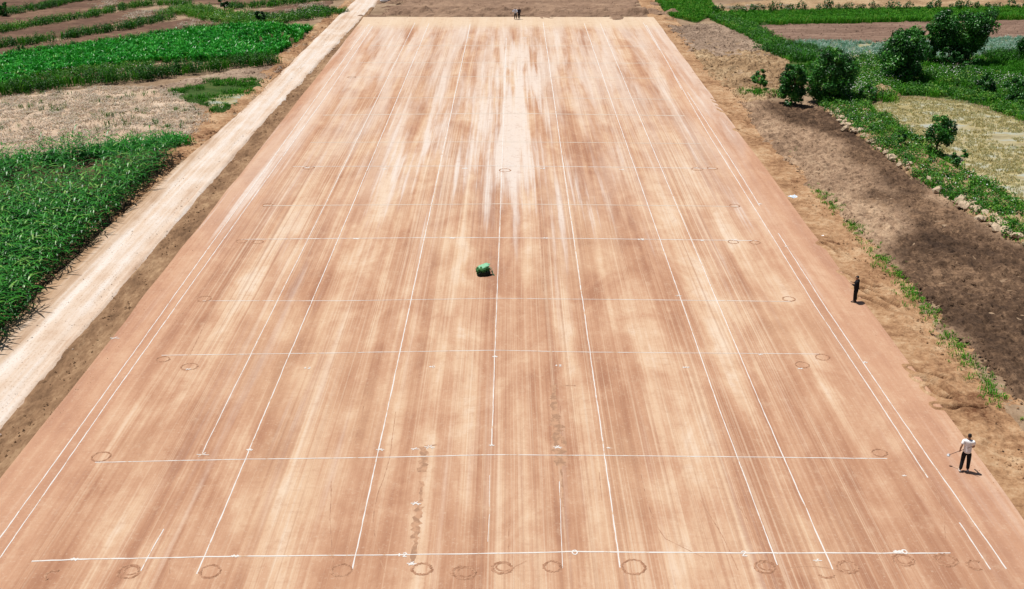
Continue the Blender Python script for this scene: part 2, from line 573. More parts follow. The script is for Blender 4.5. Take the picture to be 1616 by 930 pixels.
def ditch_relief(X, Y, d):
    v = np.exp(-((X + 21.65) / .55) ** 2)
    return -.10 * v + (.06 * fbm(X, Y * .35, .7, 31, 3) + .035 * vn(X / .2, Y / .35, 8)) * np.clip((-20.8 - X) / .5, .12, 1)


sheet('ditch', xy((-22.9, 1.8), (-20.4, 1.8), (-20.4, 171.7), (-22.2, 171.7)), -.012, .12, M['ditch'], ditch_relief, .3, .3, .10, False, seed=2)


def road_relief(X, Y, d):
    ruts = -.05 * np.exp(-((X + 23.1) / .26) ** 2) - .045 * np.exp(-((X + 25.0) / .3) ** 2)
    return ruts + .02 * fbm(X, Y * .3, .8, 12, 3)


sheet('dirt_road', xy((-27.5, 1.8), (-22.4, 1.8), (-22.4, 89.4), (-21.6, 133.2), (-20.3, 185.7), (-18.9, 255.7), (-22.7, 255.7), (-24.3, 185.7), (-24.9, 150.7), (-25.5, 106.9), (-27.1, 71.9)),
      0.02, .16, M['road'], road_relief, .8, .45, .10, True, seed=4)


def shoulder_relief(X, Y, d):
    return .10 * fbm(X, Y * .5, .9, 61, 3) + .04 * vn(X / .16, Y / .2, 12) - .1 * np.exp(-((d + .5) / .3) ** 2)


sheet('road_shoulder', xy((-30.0, 1.8), (-27.1, 1.8), (-26.7, 73.6), (-25.2, 108.7), (-24.7, 154.2), (-23.9, 185.7), (-25.6, 185.7), (-26.7, 150.7), (-27.6, 119.2), (-29.3, 98.1), (-28.8, 80.6), (-28.8, 63.1)),
      -.02, .14, M['bank'], shoulder_relief, .5, .4, .3, False, seed=6)

# left fields
P_MAIZE = gp([(-420, 900), (-60, 590), (22, 522), (117, 408), (200, 330), (262, 268), (292, 240), (235, 236), (110, 248), (0, 262), (-350, 300), (-700, 420)])
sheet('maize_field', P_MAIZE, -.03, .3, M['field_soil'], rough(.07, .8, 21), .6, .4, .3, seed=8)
P_STUB = gp([(-420, 205), (0, 156), (130, 139), (240, 137), (290, 150), (325, 185), (318, 200), (292, 218), (190, 230), (0, 256), (-420, 300)])
sheet('stubble_field', P_STUB, -.03, .3, M['stubble_soil'], rough(.09, .9, 22, .03, .25), .8, .4, .5, False, seed=9)
P_GRAVEL = gp([(225, 140), (330, 117), (452, 98), (446, 112), (405, 132), (330, 130), (270, 146)])
sheet('gravel_strip', P_GRAVEL, -.02, .2, M['clods'], rough(.09, .7, 23, .05, .2), .6, .4, .4, False, seed=10)
P_WET = gp([(255, 147), (300, 135), (340, 126), (415, 122), (400, 146), (350, 176), (332, 180), (318, 165)])
sheet('wet_grass_patch', P_WET, .02, .3, M['green_soil'], rough(.05, .8, 24), .6, .4, .4, seed=11)
sheet('puddle', gp([(322, 163), (345, 150), (392, 147), (378, 162), (350, 172)]), .10, .2, M['water'], None, .4, .3, .4, seed=12)
P_CROP = gp([(-420, 195), (0, 138), (110, 112), (235, 98), (390, 93), (432, 88), (468, 66), (492, 47), (400, 41), (270, 54), (130, 74), (0, 92), (-420, 150)])
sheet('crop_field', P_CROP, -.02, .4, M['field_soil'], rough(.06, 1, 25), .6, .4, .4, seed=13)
P_T = [[(-350, 128), (0, 90), (120, 72), (200, 56), (285, 46), (365, 38), (300, 28), (200, 44), (100, 62), (0, 76), (-350, 112)],
       [(-350, 104), (0, 70), (100, 56), (190, 34), (290, 16), (200, 15), (90, 36), (0, 50), (-350, 88)],
       [(-350, 80), (0, 46), (90, 28), (200, 6), (240, -6), (130, -4), (60, 14), (0, 26), (-350, 60)],
       [(-350, 50), (0, 20), (60, 8), (130, -14), (60, -30), (-350, 10)],
       [(360, 24), (430, 12), (525, 0), (520, 12), (480, 20), (400, 26)],
       [(330, 6), (430, 4), (540, -8), (560, -40), (300, -30), (250, -8)]]
for i, p in enumerate(P_T):
    sheet('terrace_field', gp(p), -.02, .35, M['terrace'], rough(.08, 1, 30 + i, .03, .3), .7, .4, .4, False, seed=20 + i)

# far end beyond the runway
def berm_relief(X, Y, d):
    front = np.exp(-((Y - 165.7) / 1.3) ** 2)
    return .55 * front * (1 + .8 * fbm(X, Y, 1.4, 71, 3)) + .14 * fbm(X, Y, 1.6, 72, 4) + .05 * vn(X / .3, Y / .3, 73)


sheet('spoil_heap_ground', xy((-19.0, 162.4), (18.9, 162.4), (20.8, 182.2), (20.8, 255.7), (-17.1, 255.7), (-18.3, 185.7)), 0.05, .25, M['end_berm'], berm_relief, 2.0, .4, 2.6, False, seed=30)

# right: bank beside the runway
RILLS = [gp(p) for p in (
    [(1332, 430), (1342, 433), (1352, 440), (1378, 450), (1392, 449)],
    [(1358, 452), (1372, 456), (1384, 458)],
    [(1355, 455), (1370, 463), (1388, 468), (1402, 473), (1420, 480)],
    [(1362, 470), (1378, 474), (1392, 480), (1408, 486)],
    [(1438, 580), (1452, 587), (1470, 592), (1490, 596)],
    [(1450, 596), (1470, 602), (1490, 612), (1510, 624)],
    [(1466, 612), (1482, 622), (1500, 628)],
    [(1118, 156), (1130, 160), (1146, 166)], [(1128, 168), (1146, 176), (1160, 180)], [(1165, 205), (1182, 212), (1200, 218)],
    [(1175, 190), (1190, 194), (1206, 204)], [(1300, 384), (1312, 390), (1330, 400)], [(1480, 640), (1500, 642), (1550, 640)])]


def bank_relief(X, Y, d):
    z = .08 * fbm(X, Y, 1.1, 81, 3) + .035 * vn(X / .22, Y / .22, 82) + .02 * vn(X / .1, Y / .1, 83)
    z = z * np.clip((X - 19.5) / .9, .12, 1) - .05 * np.clip(X - 19.6, 0, 3.5)
    for L in RILLS:
        dd = dist_line(L, X + .10 * vn(X / .5, Y / .5, 84), Y + .10 * vn(X / .5, Y / .5, 85))
        z = z - 0.36 * np.exp(-(dd / .11) ** 2) + .07 * np.exp(-((dd - .32) / .14) ** 2)
    return z


sheet('runway_bank', xy((19.0, 1.8), (23.7, 1.8), (23.9, 49.1), (23.4, 63.1), (22.8, 77.1), (22.6, 91.1), (23.0, 115.7), (22.7, 150.7), (22.7, 203.2), (19.0, 203.2)),
      -.012, .09, M['bank'], bank_relief, .5, .35, .12, False, seed=41)

P_TAUPE = gp([(1078, 40), (1130, 36), (1200, 56), (1232, 78), (1200, 92), (1140, 90), (1090, 80), (1050, 40)])
sheet('clod_field', P_TAUPE, -.02, .25, M['clods'], rough(.12, 1.3, 91, .16, .5), .8, .4, .5, False, seed=42)
P_TAN = gp([(1090, 78), (1140, 82), (1210, 80), (1240, 98), (1260, 140), (1190, 160), (1160, 150), (1118, 118)])
sheet('tan_clod_field', P_TAN, -.01, .2, M['tan_clods'], rough(.15, 1.3, 92, .22, .5), .8, .4, .5, False, seed=43)
P_PLOUGH = gp([(1165, 160), (1230, 158), (1320, 172), (1370, 205), (1480, 290), (1640, 390), (1760, 460), (1900, 720), (1640, 655), (1560, 590), (1480, 500), (1400, 410), (1300, 310), (1225, 240)])
P_DARK = gp([(1225, 164), (1320, 176), (1372, 210), (1480, 296), (1640, 396), (1760, 470), (1900, 716), (1640, 640), (1560, 575), (1500, 500), (1420, 428), (1400, 350), (1385, 290), (1330, 236), (1250, 200)])


def damp_part(X, Y):
    d = sdf(P_DARK, X, Y) + 1.6 * fbm(X, Y, 6, 140, 3)
    return np.clip(.5 - d / 4.5, 0, 1)


sheet('ploughed_field', P_PLOUGH, .02, .15, M['plough'], rough(.10, 1.2, 93, .14, .36), .9, .4, .5, False, seed=44, attr=damp_part)
L_RIDGE = gp([(1322, 168), (1345, 190), (1390, 222), (1440, 258), (1490, 292), (1550, 330), (1620, 372), (1760, 450)])


def ridge_relief(X, Y, d):
    return np.clip(-d, 0, .8) * .45 + .10 * fbm(X, Y, .9, 95, 3)


def widen(L, wl, wr):
    L = np.asarray(L)
    T = np.gradient(L, axis=0)
    T /= np.linalg.norm(T, axis=1)[:, None]
    Nn = np.stack([-T[:, 1], T[:, 0]], 1)
    return np.concatenate([L + Nn * wl, (L - Nn * wr)[::-1]])


ridge = sheet('earth_bank', widen(L_RIDGE, 3.0, 1.5), -.02, .25, M['tan_clods'], ridge_relief, .6, .4, .35, False, seed=46)
P_PADDY = gp([(1365, 172), (1395, 158), (1440, 152), (1520, 160), (1580, 178), (1640, 205), (1800, 250), (1800, 420), (1640, 345), (1560, 300), (1480, 248), (1420, 215)])
sheet('paddy_water', P_PADDY, -.03, .4, M['water'], rough(.025, 2, 96), .6, .4, .5, seed=47)
P_GREENR = gp([(1420, 96), (1500, 92), (1640, 88), (1800, 90), (1800, 210), (1640, 200), (1560, 168), (1480, 152), (1410, 150), (1340, 160), (1300, 150), (1240, 100), (1230, 78), (1300, 92)])
sheet('weedy_meadow', P_GREENR, -.04, .4, M['green_soil'], rough(.08, 1.2, 97), .8, .4, .6, seed=48)
P_TEAL = gp([(1225, 76), (1262, 66), (1400, 68), (1620, 60), (1900, 56), (1900, 84), (1620, 86), (1480, 92), (1400, 96), (1300, 98)])
sheet('flooded_field', P_TEAL, .0, .4, M['water'], rough(.03, 2, 98), .8, .4, .5, seed=49)


def furrow_relief(X, Y, d):
    return .07 * np.sin(Y * 2 * math.pi / 1.05 + .6 * vn(X / 6, Y / 6, 99)) + .05 * fbm(X, Y, .6, 99, 2)


P_FURR = gp([(1185, 40), (1250, 38), (1620, 31), (1900, 28), (1900, 56), (1620, 59), (1400, 66), (1300, 66), (1235, 62)])
sheet('furrowed_field', P_FURR, .0, .2, M['furrow'], furrow_relief, .7, .4, .4, False, seed=50)
P_STRIP = gp([(1120, 30), (1130, 22), (1180, 18), (1300, 16), (1620, 11), (1900, 9), (1900, 28), (1620, 30), (1250, 37), (1190, 38), (1215, 58), (1240, 72), (1215, 76), (1160, 50)])
sheet('grass_strip', P_STRIP, .03, .4, M['green_soil'], rough(.08, 1.2, 100), .7, .4, .4, seed=51)
P_TOPR = gp([(1122, 8), (1200, 0), (1400, -4), (1620, -8), (1900, -12), (1900, 8), (1620, 10), (1300, 14), (1150, 18)])
sheet('far_brown_field', P_TOPR, .0, .35, M['tan_clods'], rough(.08, 1.2, 101), .7, .4, .5, False, seed=52)
P_TOPG = gp([(1030, -2), (1120, -6), (1125, 10), (1140, 20), (1100, 34), (1060, 26)])
sheet('far_grass_patch', P_TOPG, .01, .35, M['green_soil'], rough(.08, 1.2, 102), .7, .4, .5, seed=53)




def scatter(P, dens, seed, noise=None, lo=0.0):
    r = np.random.default_rng(seed)
    P = np.asarray(P)
    a, b = P.min(0), P.max(0)
    n = int((b[0] - a[0]) * (b[1] - a[1]) * dens)
    x, y = r.uniform(a[0], b[0], n), r.uniform(a[1], b[1], n)
    m = sdf(P, x, y) < .25 * vn(x / .8, y / .8, seed)
    # only what lies in or a little beside the picture
    px = 808 + FPX * x / (y * math.cos(PITCH) + CAM_H * math.sin(PITCH))
    m &= (px > -160) & (px < 1780)
    if noise: m &= (fbm(x, y, noise, seed + 3, 3) * .5 + .5) > lo
    return x[m], y[m]


def clods(name, label, P, dens, s0, s1, mat, seed, z=0.0, attr=None, noise=None, lo=0.0, zfn=None):
    """loose lumps of earth lying on a field, too many to count"""
    x, y = scatter(P, dens, seed, noise, lo)
    r = np.random.default_rng(seed)
    n = len(x)
    base = np.array([(1, 0, -.7), (0, 1, -.7), (-1, 0, -.7), (0, -1, -.7), (0, 0, 1), (0, 0, -1.4)], float)
    F = np.array([(0, 1, 4), (1, 2, 4), (2, 3, 4), (3, 0, 4), (1, 0, 5), (2, 1, 5), (3, 2, 5), (0, 3, 5)])
    sz = s0 + (s1 - s0) * r.uniform(0, 1, n) ** 3
    V = base[None] * sz[:, None, None] * r.uniform(.5, 1.2, (n, 6, 3))
    V = V * np.array([1, 1, .5]) + r.normal(0, .12, (n, 6, 3)) * sz[:, None, None] * np.array([1, 1, .5])
    a = r.uniform(0, 6.283, n)
    c, s_ = np.cos(a)[:, None], np.sin(a)[:, None]
    V = np.stack([V[..., 0] * c - V[..., 1] * s_ + x[:, None], V[..., 0] * s_ + V[..., 1] * c + y[:, None], V[..., 2] + z + (sz * .02 + (zfn(x, y, None) if zfn else 0))[:, None]], 2)
    L = (F[None] + (np.arange(n) * 6)[:, None, None]).ravel()
    tn = np.repeat(attr(x, y), 6) if attr else None
    o = link(name, np_mesh(name, V.reshape(-1, 3), L, np.arange(n * 8) * 3, np.full(n * 8, 3), tn), mat)
    return tag(o, label, 'earth clods', kind='stuff')


# ------------------------------------------------------------------ chalk lines and marks on the runway
def strip_mesh(name, pts, width, z=.004, step=.35, wob=.012, wvar=.25, seed=0, ragged=0.0, curve=False):
    pts = np.asarray(pts, float)
    if curve:
        for _ in range(3):
            a, b = pts[:-1] * .75 + pts[1:] * .25, pts[:-1] * .25 + pts[1:] * .75
            pts = np.concatenate([pts[:1], np.stack([a, b], 1).reshape(-1, 2), pts[-1:]])
    seg = np.linalg.norm(np.diff(pts, axis=0), axis=1)
    t = np.concatenate([[0], np.cumsum(seg)])
    n = max(2, int(t[-1] / step) + 1)
    u = np.linspace(0, t[-1], n)
    x, y = np.interp(u, t, pts[:, 0]), np.interp(u, t, pts[:, 1])
    tx, ty = np.gradient(x), np.gradient(y)
    l = np.hypot(tx, ty) + 1e-9
    nx, ny = -ty / l, tx / l
    r = np.random.default_rng(seed)
    off = wob * vn(u / 1.3, np.full(n, seed * 1.7), seed)
    width = width * (1 + np.clip((y - 60) / 100, 0, 1) * .7)
    wl = width * .5 * (1 + wvar * r.uniform(-1, 1, n)) + ragged * r.uniform(0, 1, n)
    wr = width * .5 * (1 + wvar * r.uniform(-1, 1, n)) + ragged * r.uniform(0, 1, n)
    zz = np.full(n, z)
    Lv = np.stack([x + nx * (off + wl), y + ny * (off + wl), zz], 1)
    Rv = np.stack([x + nx * (off - wr), y + ny * (off - wr), zz], 1)
    V = np.concatenate([Lv, Rv])
    i = np.arange(n - 1)
    return quads_mesh(name, V, np.stack([i, i + n, i + n + 1, i + 1], 1))


LONG = [([(-60, 933), (0, 849), (151, 640), (520, 125), (583, 38)], .055),
        ([(-60, 964), (0, 880), (167, 640), (300, 452), (520, 144), (588, 42)], .055),
        ([(222, 901), (258, 835)], .05),
        ([(319, 716), (356, 640), (655, 36)], .05),
        ([(311, 906), (423, 640), (677, 37)], .055),
        ([(556, 899), (613, 640), (742, 38)], .06),
        ([(776, 703), (781, 555), (790, 322), (799, 60)], .05),
        ([(979, 896), (943, 640), (857, 35)], .06),
        ([(1227, 892), (1133, 640), (922, 37)], .055),
        ([(1314, 899), (1201, 640), (947, 37)], .055),
        ([(1464, 754), (1384, 630), (1291, 490), (1116, 209), (1020, 40)], .055),
        ([(1563, 899), (1514, 825)], .06),
        ([(1588, 898), (1401, 630), (1306, 490), (1228, 368)], .055),
        ([(1199, 325), (1163, 267), (1085, 146)], .055), ([(1076, 142), (1063, 118)], .05), ([(1041, 79), (1015, 36)], .05),
        ([(888, 897), (885, 820), (883, 760)], .03), ([(772, 812), (770, 855)], .025), ([(773, 750), (772, 800)], .02)]
for i, (p, wd) in enumerate(LONG):
    link('chalk_line', strip_mesh('chalk_line', gp(p), wd * .78, .005, seed=i, wvar=.45, wob=.010), M['chalk'], runway)
TRANS = [([(50, 886), (118, 883), (371, 878), (634, 876), (907, 871), (1174, 873), (1500, 873)], .055, 'chalk'),
         ([(150, 730), (390, 725), (600, 722), (775, 718), (955, 719), (1400, 724)], .042, 'chalk'),
         ([(255, 561), (480, 558), (780, 553), (930, 556), (1300, 559)], .042, 'chalk'),
         ([(320, 475), (540, 475), (785, 471), (1070, 474), (1248, 476)], .042, 'chalk'),
         ([(380, 378), (700, 375), (860, 376), (1195, 380)], .06, 'chalk'),
         ([(415, 325), (790, 322), (1165, 326)], .05, 'thin_chalk'), ([(462, 263), (800, 262), (1130, 266)], .06, 'chalk'),
         ([(490, 225), (800, 224), (1105, 227)], .05, 'thin_chalk'), ([(510, 182), (800, 179), (1080, 183)], .07, 'thin_chalk'),
         ([(535, 155), (800, 154), (1065, 157)], .05, 'thin_chalk'), ([(552, 122), (800, 121), (1045, 124)], .05, 'thin_chalk'),
         ([(568, 99), (1030, 100)], .06, 'thin_chalk'), ([(585, 72), (1018, 73)], .06, 'thin_chalk')]
for i, (p, wd, m) in enumerate(TRANS):
    link('chalk_line', strip_mesh('chalk_line', gp(p), wd * (1.12 if m == 'chalk' else 1.7), .007, seed=40 + i, wvar=.45, wob=.010), M[m], runway)


def stroke_mark(px, py, strokes, size, wd=.045, seed=0):
    """a chalk figure written on the ground; strokes in a 1 x 1.5 cell"""
    c = np.array(g(px, py)[:2])
    Vs, Qs, k = [], [], 0
    for s in strokes:
        P = np.array(s, float) * size + c
        me = strip_mesh('tmp', P, wd, .009, .05, .004, .3, seed)
        v = np.empty(len(me.vertices) * 3)
        me.vertices.foreach_get('co', v)
        q = np.empty(len(me.polygons) * 4, int)
        me.polygons.foreach_get('vertices', q)
        v = v.reshape(-1, 3)
        v[:, 2] += .0006 * len(Vs)
        Vs.append(v)
        Qs.append(q.reshape(-1, 4) + k)
        k += len(v)
        bpy.data.meshes.remove(me)
    link('chalk_mark', quads_mesh('chalk_mark', np.concatenate(Vs), np.concatenate(Qs)), M['chalk'], runway)


circ = lambda cx, cy, rx, ry, a0=0, a1=360, n=14: [(cx + rx * math.cos(math.radians(a0 + (a1 - a0) * i / n)), cy + ry * math.sin(math.radians(a0 + (a1 - a0) * i / n))) for i in range(n + 1)]
G0 = [circ(0, 0, .42, .62)]
G2 = [circ(0, .36, .34, .30, 170, -30) + [(-.36, -.62), (.42, -.62)]]
GP = [[(-.4, 0), (.4, 0)], [(0, -.5), (0, .5)]]
sh = lambda S, dx, dy=0: [[(a + dx, b + dy) for a, b in s] for s in S]
GX = [[(-.7, -.25), (.6, .3)], [(-.5, .4), (.5, -.4)], [(-.9, .02), (.9, .05)]]
stroke_mark(907, 872, G0, .22, .05, 1)
stroke_mark(1174, 874, G2, .23, .05, 2)
stroke_mark(634, 876, sh(GP, -.5) + sh(G2, .6), .18, .055, 3)
stroke_mark(371, 878, GX, .16, .07, 4)
stroke_mark(118, 883, GX, .18, .07, 5)
stroke_mark(1417, 871, GX + sh(G0, 1.2), .2, .07, 6)
for i, (px, py, gl) in enumerate([(484, 581, sh(G2, .8) + sh(GP, -.5)), (681, 579, sh(GP, -.4) + sh(G0, .6)), (881, 577, sh(GP, -.6) + sh(G2, .6)),
                                  (1080, 580, sh(GP, -.3) + sh(GX, .8)), (297, 583, GX), (1263, 582, GX), (861, 376, GX), (714, 376, GX), (1011, 378, sh(GP, -.5) + sh(G2, .5)),
                                  (562, 377, GX), (1158, 379, GX), (607, 267, GX), (733, 266, sh(GP, -.5) + sh(G0, .5)), (856, 266, sh(GP, -.5) + sh(G2, .5)),
                                  (981, 268, GX), (1098, 265, GX), (485, 265, GX)]):
    stroke_mark(px, py, gl, .15 if py > 500 else .22, .045 if py > 500 else .07, 20 + i)
GS = [[(-.9, .1), (.9, -.05)], [(-.5, -.5), (.3, .6)], [(-.3, .5), (.6, -.5)], [(-.6, -.3), (.2, -.2)]]
for i, (px, py, s) in enumerate([(320, 718, .3), (656, 795, .22), (650, 890, .2), (655, 640 + 220 / 3.2, .2), (678, 706, .25), (880, 706, .22), (181, 534, .28), (776, 703, .14), (781, 563, .16),
                                 (1241, 389, .2), (1071, 467, .2), (1199, 322, .2), (1427, 751, .1), (600, 710, .2), (394, 710, .16), (1200, 560, .12), (799, 105, .3), (740, 60, .35), (830, 60, .5), (960, 640 + 215 / 3.2, .1),
                                 (1108, 380, .15), (1290, 885, .18), (1365, 572, .14)]):
    stroke_mark(px, py, GS[:2 + i % 3], s, .045, 60 + i)


def rim(me, h):
    """lift the middle of a flat strip into a low rim of loose earth"""
    n = len(me.vertices) // 2
    v = np.empty(n * 6)
    me.vertices.foreach_get('co', v)
    v = v.reshape(2, n, 3)
    m = (v[0] + v[1]) * .5
    m[:, 2] += h * (.5 + .5 * np.random.default_rng(n).uniform(-.6, 1, n))
    bpy.data.meshes.remove(me)
    i = np.arange(n - 1)
    return quads_mesh('circle_mark', np.concatenate([v[0], m, v[1]]), np.concatenate([np.stack([i, i + n, i + n + 1, i + 1], 1), np.stack([i + n, i + 2 * n, i + 2 * n + 1, i + n + 1], 1)]))


def ring(px, py, rpx, a0=0, a1=360, seed=0, two=False, wd=.045):
    c = np.array(g(px, py)[:2])
    r = (g(px + rpx, py) - g(px - rpx, py)).length / 2
    me = strip_mesh('circle_mark', np.array(circ(0, 0, r, r, a0, a1, 40)) * np.array([1, 1 + .06 * math.sin(seed)]) + c, wd, .0035 + .0001 * (seed % 7), .05, .03, .9, seed, .03)
    link('circle_mark', rim(me, .03), M['ring'], runway)
    if two:
        me = strip_mesh('circle_mark', np.array(circ(.05, .04, r * .72, r * .7, 20, 330, 40)) + c, wd * .8, .0032, .06, .02, .5, seed + 1, .02)
        link('circle_mark', rim(me, .02), M['ring'], runway)


for i, t in enumerate([(204, 902, 16, 0, 360, 1), (331, 902, 16, 0, 360, 0), (538, 900, 16, 0, 360, 0), (666, 898, 16, 0, 360, 0), (732, 904, 18, 0, 360, 1), (792, 896, 16, 0, 360, 1), (872, 894, 14, 0, 360, 0),
                       (1000, 895, 18, 0, 360, 0), (1207, 895, 15, 0, 360, 1), (1336, 895, 17, 0, 360, 1), (1425, 884, 16, 0, 360, 1), (1493, 884, 17, 0, 360, 1), (1539, 892, 13, 40, 300, 0), (83, 908, 12, 60, 250, 0),
                       (160, 721, 14, 0, 360, 0), (1388, 715, 12, 0, 360, 0), (258, 567, 10, 0, 360, 0), (299, 579, 12, 0, 360, 0), (1298, 564, 11, 0, 360, 0), (1266, 576, 10, 0, 360, 0), (322, 472, 11, 0, 360, 0),
                       (1245, 472, 9, 0, 360, 0), (381, 381, 8, 0, 360, 0), (407, 382, 8, 0, 360, 0), (1157, 382, 8, 0, 360, 0), (1191, 383, 8, 0, 360, 0), (422, 324, 8, 0, 360, 0), (1159, 325, 8, 0, 360, 0),
                       (487, 265, 9, 0, 360, 0), (1100, 267, 9, 0, 360, 0), (1124, 266, 8, 0, 360, 0), (797, 269, 9, 0, 360, 0), (555, 122, 6, 0, 360, 0), (1303, 905, 13, 200, 340, 0)]):
    ring(t[0], t[1], t[2], t[3], t[4], i + 1, bool(t[5]), .07 if t[1] > 850 else (.05 if t[1] > 400 else .05))

for i, (p, wd, rg) in enumerate([([(669, 705), (667, 745)], .22, .10), ([(668, 760), (660, 800)], .05, .10), ([(660, 800), (655, 850)], .16, .14), ([(655, 850), (648, 892)], .10, .08),
                                 ([(874, 606), (872, 630)], .05, .10), ([(873, 625), (879, 665)], .10, .16), ([(879, 660), (884, 735)], .26, .20), ([(868, 610), (908, 608)], .05, .04), ([(670, 704), (690, 702)], .05, .05),
                                 ([(884, 735), (888, 800)], .03, .04)]):
    link('damp_patch', strip_mesh('damp_patch', gp(p), wd, .001 + .0001 * i, .14, .08, .8, 80 + i, rg), M['damp'], runway)
for i, (p, wd) in enumerate([([(1005, 700), (1012, 752), (1022, 800), (1038, 832), (1052, 852)], .03), ([(1052, 852), (1085, 868), (1110, 880)], .02), ([(625, 650), (612, 740), (588, 800), (590, 850), (608, 905)], .03),
                             ([(523, 760), (521, 820), (524, 865), (533, 920)], .025), ([(1105, 790), (1140, 845), (1165, 900)], .03), ([(1160, 790), (1200, 850), (1235, 910)], .025),
                             ([(945, 745), (950, 790)], .02), ([(803, 820), (802, 890)], .03), ([(1475, 770), (1488, 805), (1492, 850)], .03), ([(1385, 880), (1400, 858)], .025), ([(792, 905), (830, 885)], .03),
                             ([(340, 480), (318, 520), (300, 560)], .03), ([(1240, 897), (1275, 893), (1310, 897)], .025), ([(885, 640), (887, 700)], .02), ([(855, 380), (858, 460)], .05), ([(268, 520), (380, 380)], .025),
                             ([(268, 905), (266, 880)], .03), ([(580, 620), (560, 700)], .02)]):
    link('tyre_track', strip_mesh('tyre_track', gp(p), wd * .8, .0022 + .00005 * i, .12, .03, .8, 120 + i, .010, True), M['track'], runway)


# ------------------------------------------------------------------ vegetation builders
def blades(name, x, y, h, per, width, mat, seed=0, spread=.12, lean=.5, tint=(.2, .9), z=-.05, hvar=.35, parent=None):
    """tufts of bent blades"""
    r = np.random.default_rng(seed)
    n = len(x) * per
    X = np.repeat(x, per) + r.normal(0, spread, n)
    Y = np.repeat(y, per) + r.normal(0, spread, n)
    H = np.repeat(h * (1 + hvar * r.uniform(-1, 1, len(x))), per) * r.uniform(.65, 1.1, n)
    az = r.uniform(0, 2 * math.pi, n)
    dx, dy = np.cos(az), np.sin(az)
    ln = H * lean * r.uniform(.3, 1.2, n)
    wd = width * r.uniform(.7, 1.3, n)
    tw = az + math.pi / 2 + r.normal(0, .5, n)
    wx, wy = np.cos(tw) * wd * .5, np.sin(tw) * wd * .5
    zz = np.full(n, z)
    b = np.stack([X, Y, zz], 1)
    m = np.stack([X + dx * ln * .35, Y + dy * ln * .35, zz + H * .65], 1)
    t = np.stack([X + dx * ln, Y + dy * ln, zz + H * (1 - .35 * np.minimum(ln / H, 1))], 1)
    W = np.stack([wx, wy, np.zeros(n)], 1)
    V = np.stack([b - W, b + W, m + W, m - W, t], 1).reshape(-1, 3)
    k = np.arange(n)[:, None] * 5
    loops = (k + np.array([0, 1, 2, 3, 3, 2, 4])).ravel()
    starts = np.stack([np.arange(n) * 7, np.arange(n) * 7 + 4], 1).ravel()
    totals = np.tile([4, 3], n)
    tn = np.repeat(np.clip(np.repeat(r.uniform(tint[0], tint[1], len(x)), per) + r.normal(0, .12, n), 0, 1), 5)
    o = link(name, np_mesh(name, V, loops, starts, totals, tn), mat, parent)
    return o


def leaf_quads(C, size, seed=0, up=.6, out=None):
    """rhombic leaves at points C, returns V, Q"""
    r = np.random.default_rng(seed)
    n = len(C)
    nrm = r.normal(0, 1, (n, 3))
    nrm /= np.linalg.norm(nrm, axis=1)[:, None]
    nrm[:, 2] += up
    if out is not None: nrm += out
    nrm /= np.linalg.norm(nrm, axis=1)[:, None]
    a = np.cross(nrm, r.normal(0, 1, (n, 3)))
    a /= np.linalg.norm(a, axis=1)[:, None] + 1e-9
    b = np.cross(nrm, a)
    s = (size * r.uniform(.6, 1.35, n))[:, None]
    fold = nrm * s * .12
    V = np.stack([C - a * s * .55, C - b * s * .34 + fold, C + a * s * .55, C + b * s * .34 + fold], 1).reshape(-1, 3)
    return V, np.arange(n * 4).reshape(-1, 4)


def leaf_mass(name, x, y, h, per, size, mat, seed=0, spread=.25, tint=(.1, .9), z=-.05, parent=None, flowers=0.0):
    """low leafy weeds: a dome of leaves over each point"""
    r = np.random.default_rng(seed)
    n = len(x) * per
    hh = np.repeat(h * r.uniform(.45, 1.2, len(x)), per)
    u = r.normal(0, 1, (n, 3))
    u /= np.linalg.norm(u, axis=1)[:, None]
    u[:, 2] = np.abs(u[:, 2])
    rad = r.uniform(.45, 1.0, n) ** .5
    C = np.stack([np.repeat(x, per) + u[:, 0] * spread * rad, np.repeat(y, per) + u[:, 1] * spread * rad, z + hh * (u[:, 2] * rad * .9 + .08)], 1)
    V, Q = leaf_quads(C, size, seed + 1, .5, u * .8)
    tn = np.repeat(np.clip(np.repeat(r.uniform(tint[0], tint[1], len(x)), per) + r.normal(0, .13, n), 0, 1), 4)
    return link(name, quads_mesh(name, V, Q, tn), mat, parent)


def flower_mass(name, x, y, zlo, zhi, size, seed=0, per=3):
    r = np.random.default_rng(seed)
    n = len(x) * per
    C = np.stack([np.repeat(x, per) + r.normal(0, .2, n), np.repeat(y, per) + r.normal(0, .2, n), r.uniform(zlo, zhi, n)], 1)
    V, Q = leaf_quads(C, size, seed, 1.6)
    return link(name, quads_mesh(name, V, Q), M['flower'])


# ---- loose clods
clods('loose_clods', 'loose clods strewn over the ploughed field at right', P_PLOUGH, 16, .05, .17, M['plough'], 801, .0, damp_part, zfn=rough(.10, 1.2, 93, .14, .36))
clods('loose_clods', 'loose tan clods around the small shrub', P_TAN, 7, .08, .34, M['tan_clods'], 802, .0, zfn=rough(.15, 1.3, 92, .22, .5))
clods('loose_clods', 'loose taupe clods on the field behind the tan clods', P_TAUPE, 6, .06, .26, M['clods'], 803, .0, zfn=rough(.12, 1.3, 91, .16, .5))
clods('loose_clods', 'loose reddish clods on the right runway bank', xy((19.9, 20), (23.4, 20), (23.2, 60), (22.6, 90), (22.7, 150), (22.6, 185), (19.9, 185)), 6, .03, .13, M['bank'], 804, -.06, noise=2.0, lo=.42)
clods('loose_clods', 'dark clods in the strip between road and runway', xy((-22.7, 20), (-20.9, 20), (-20.9, 165), (-22.1, 165)), 7, .03, .12, M['ditch'], 805, -.05)
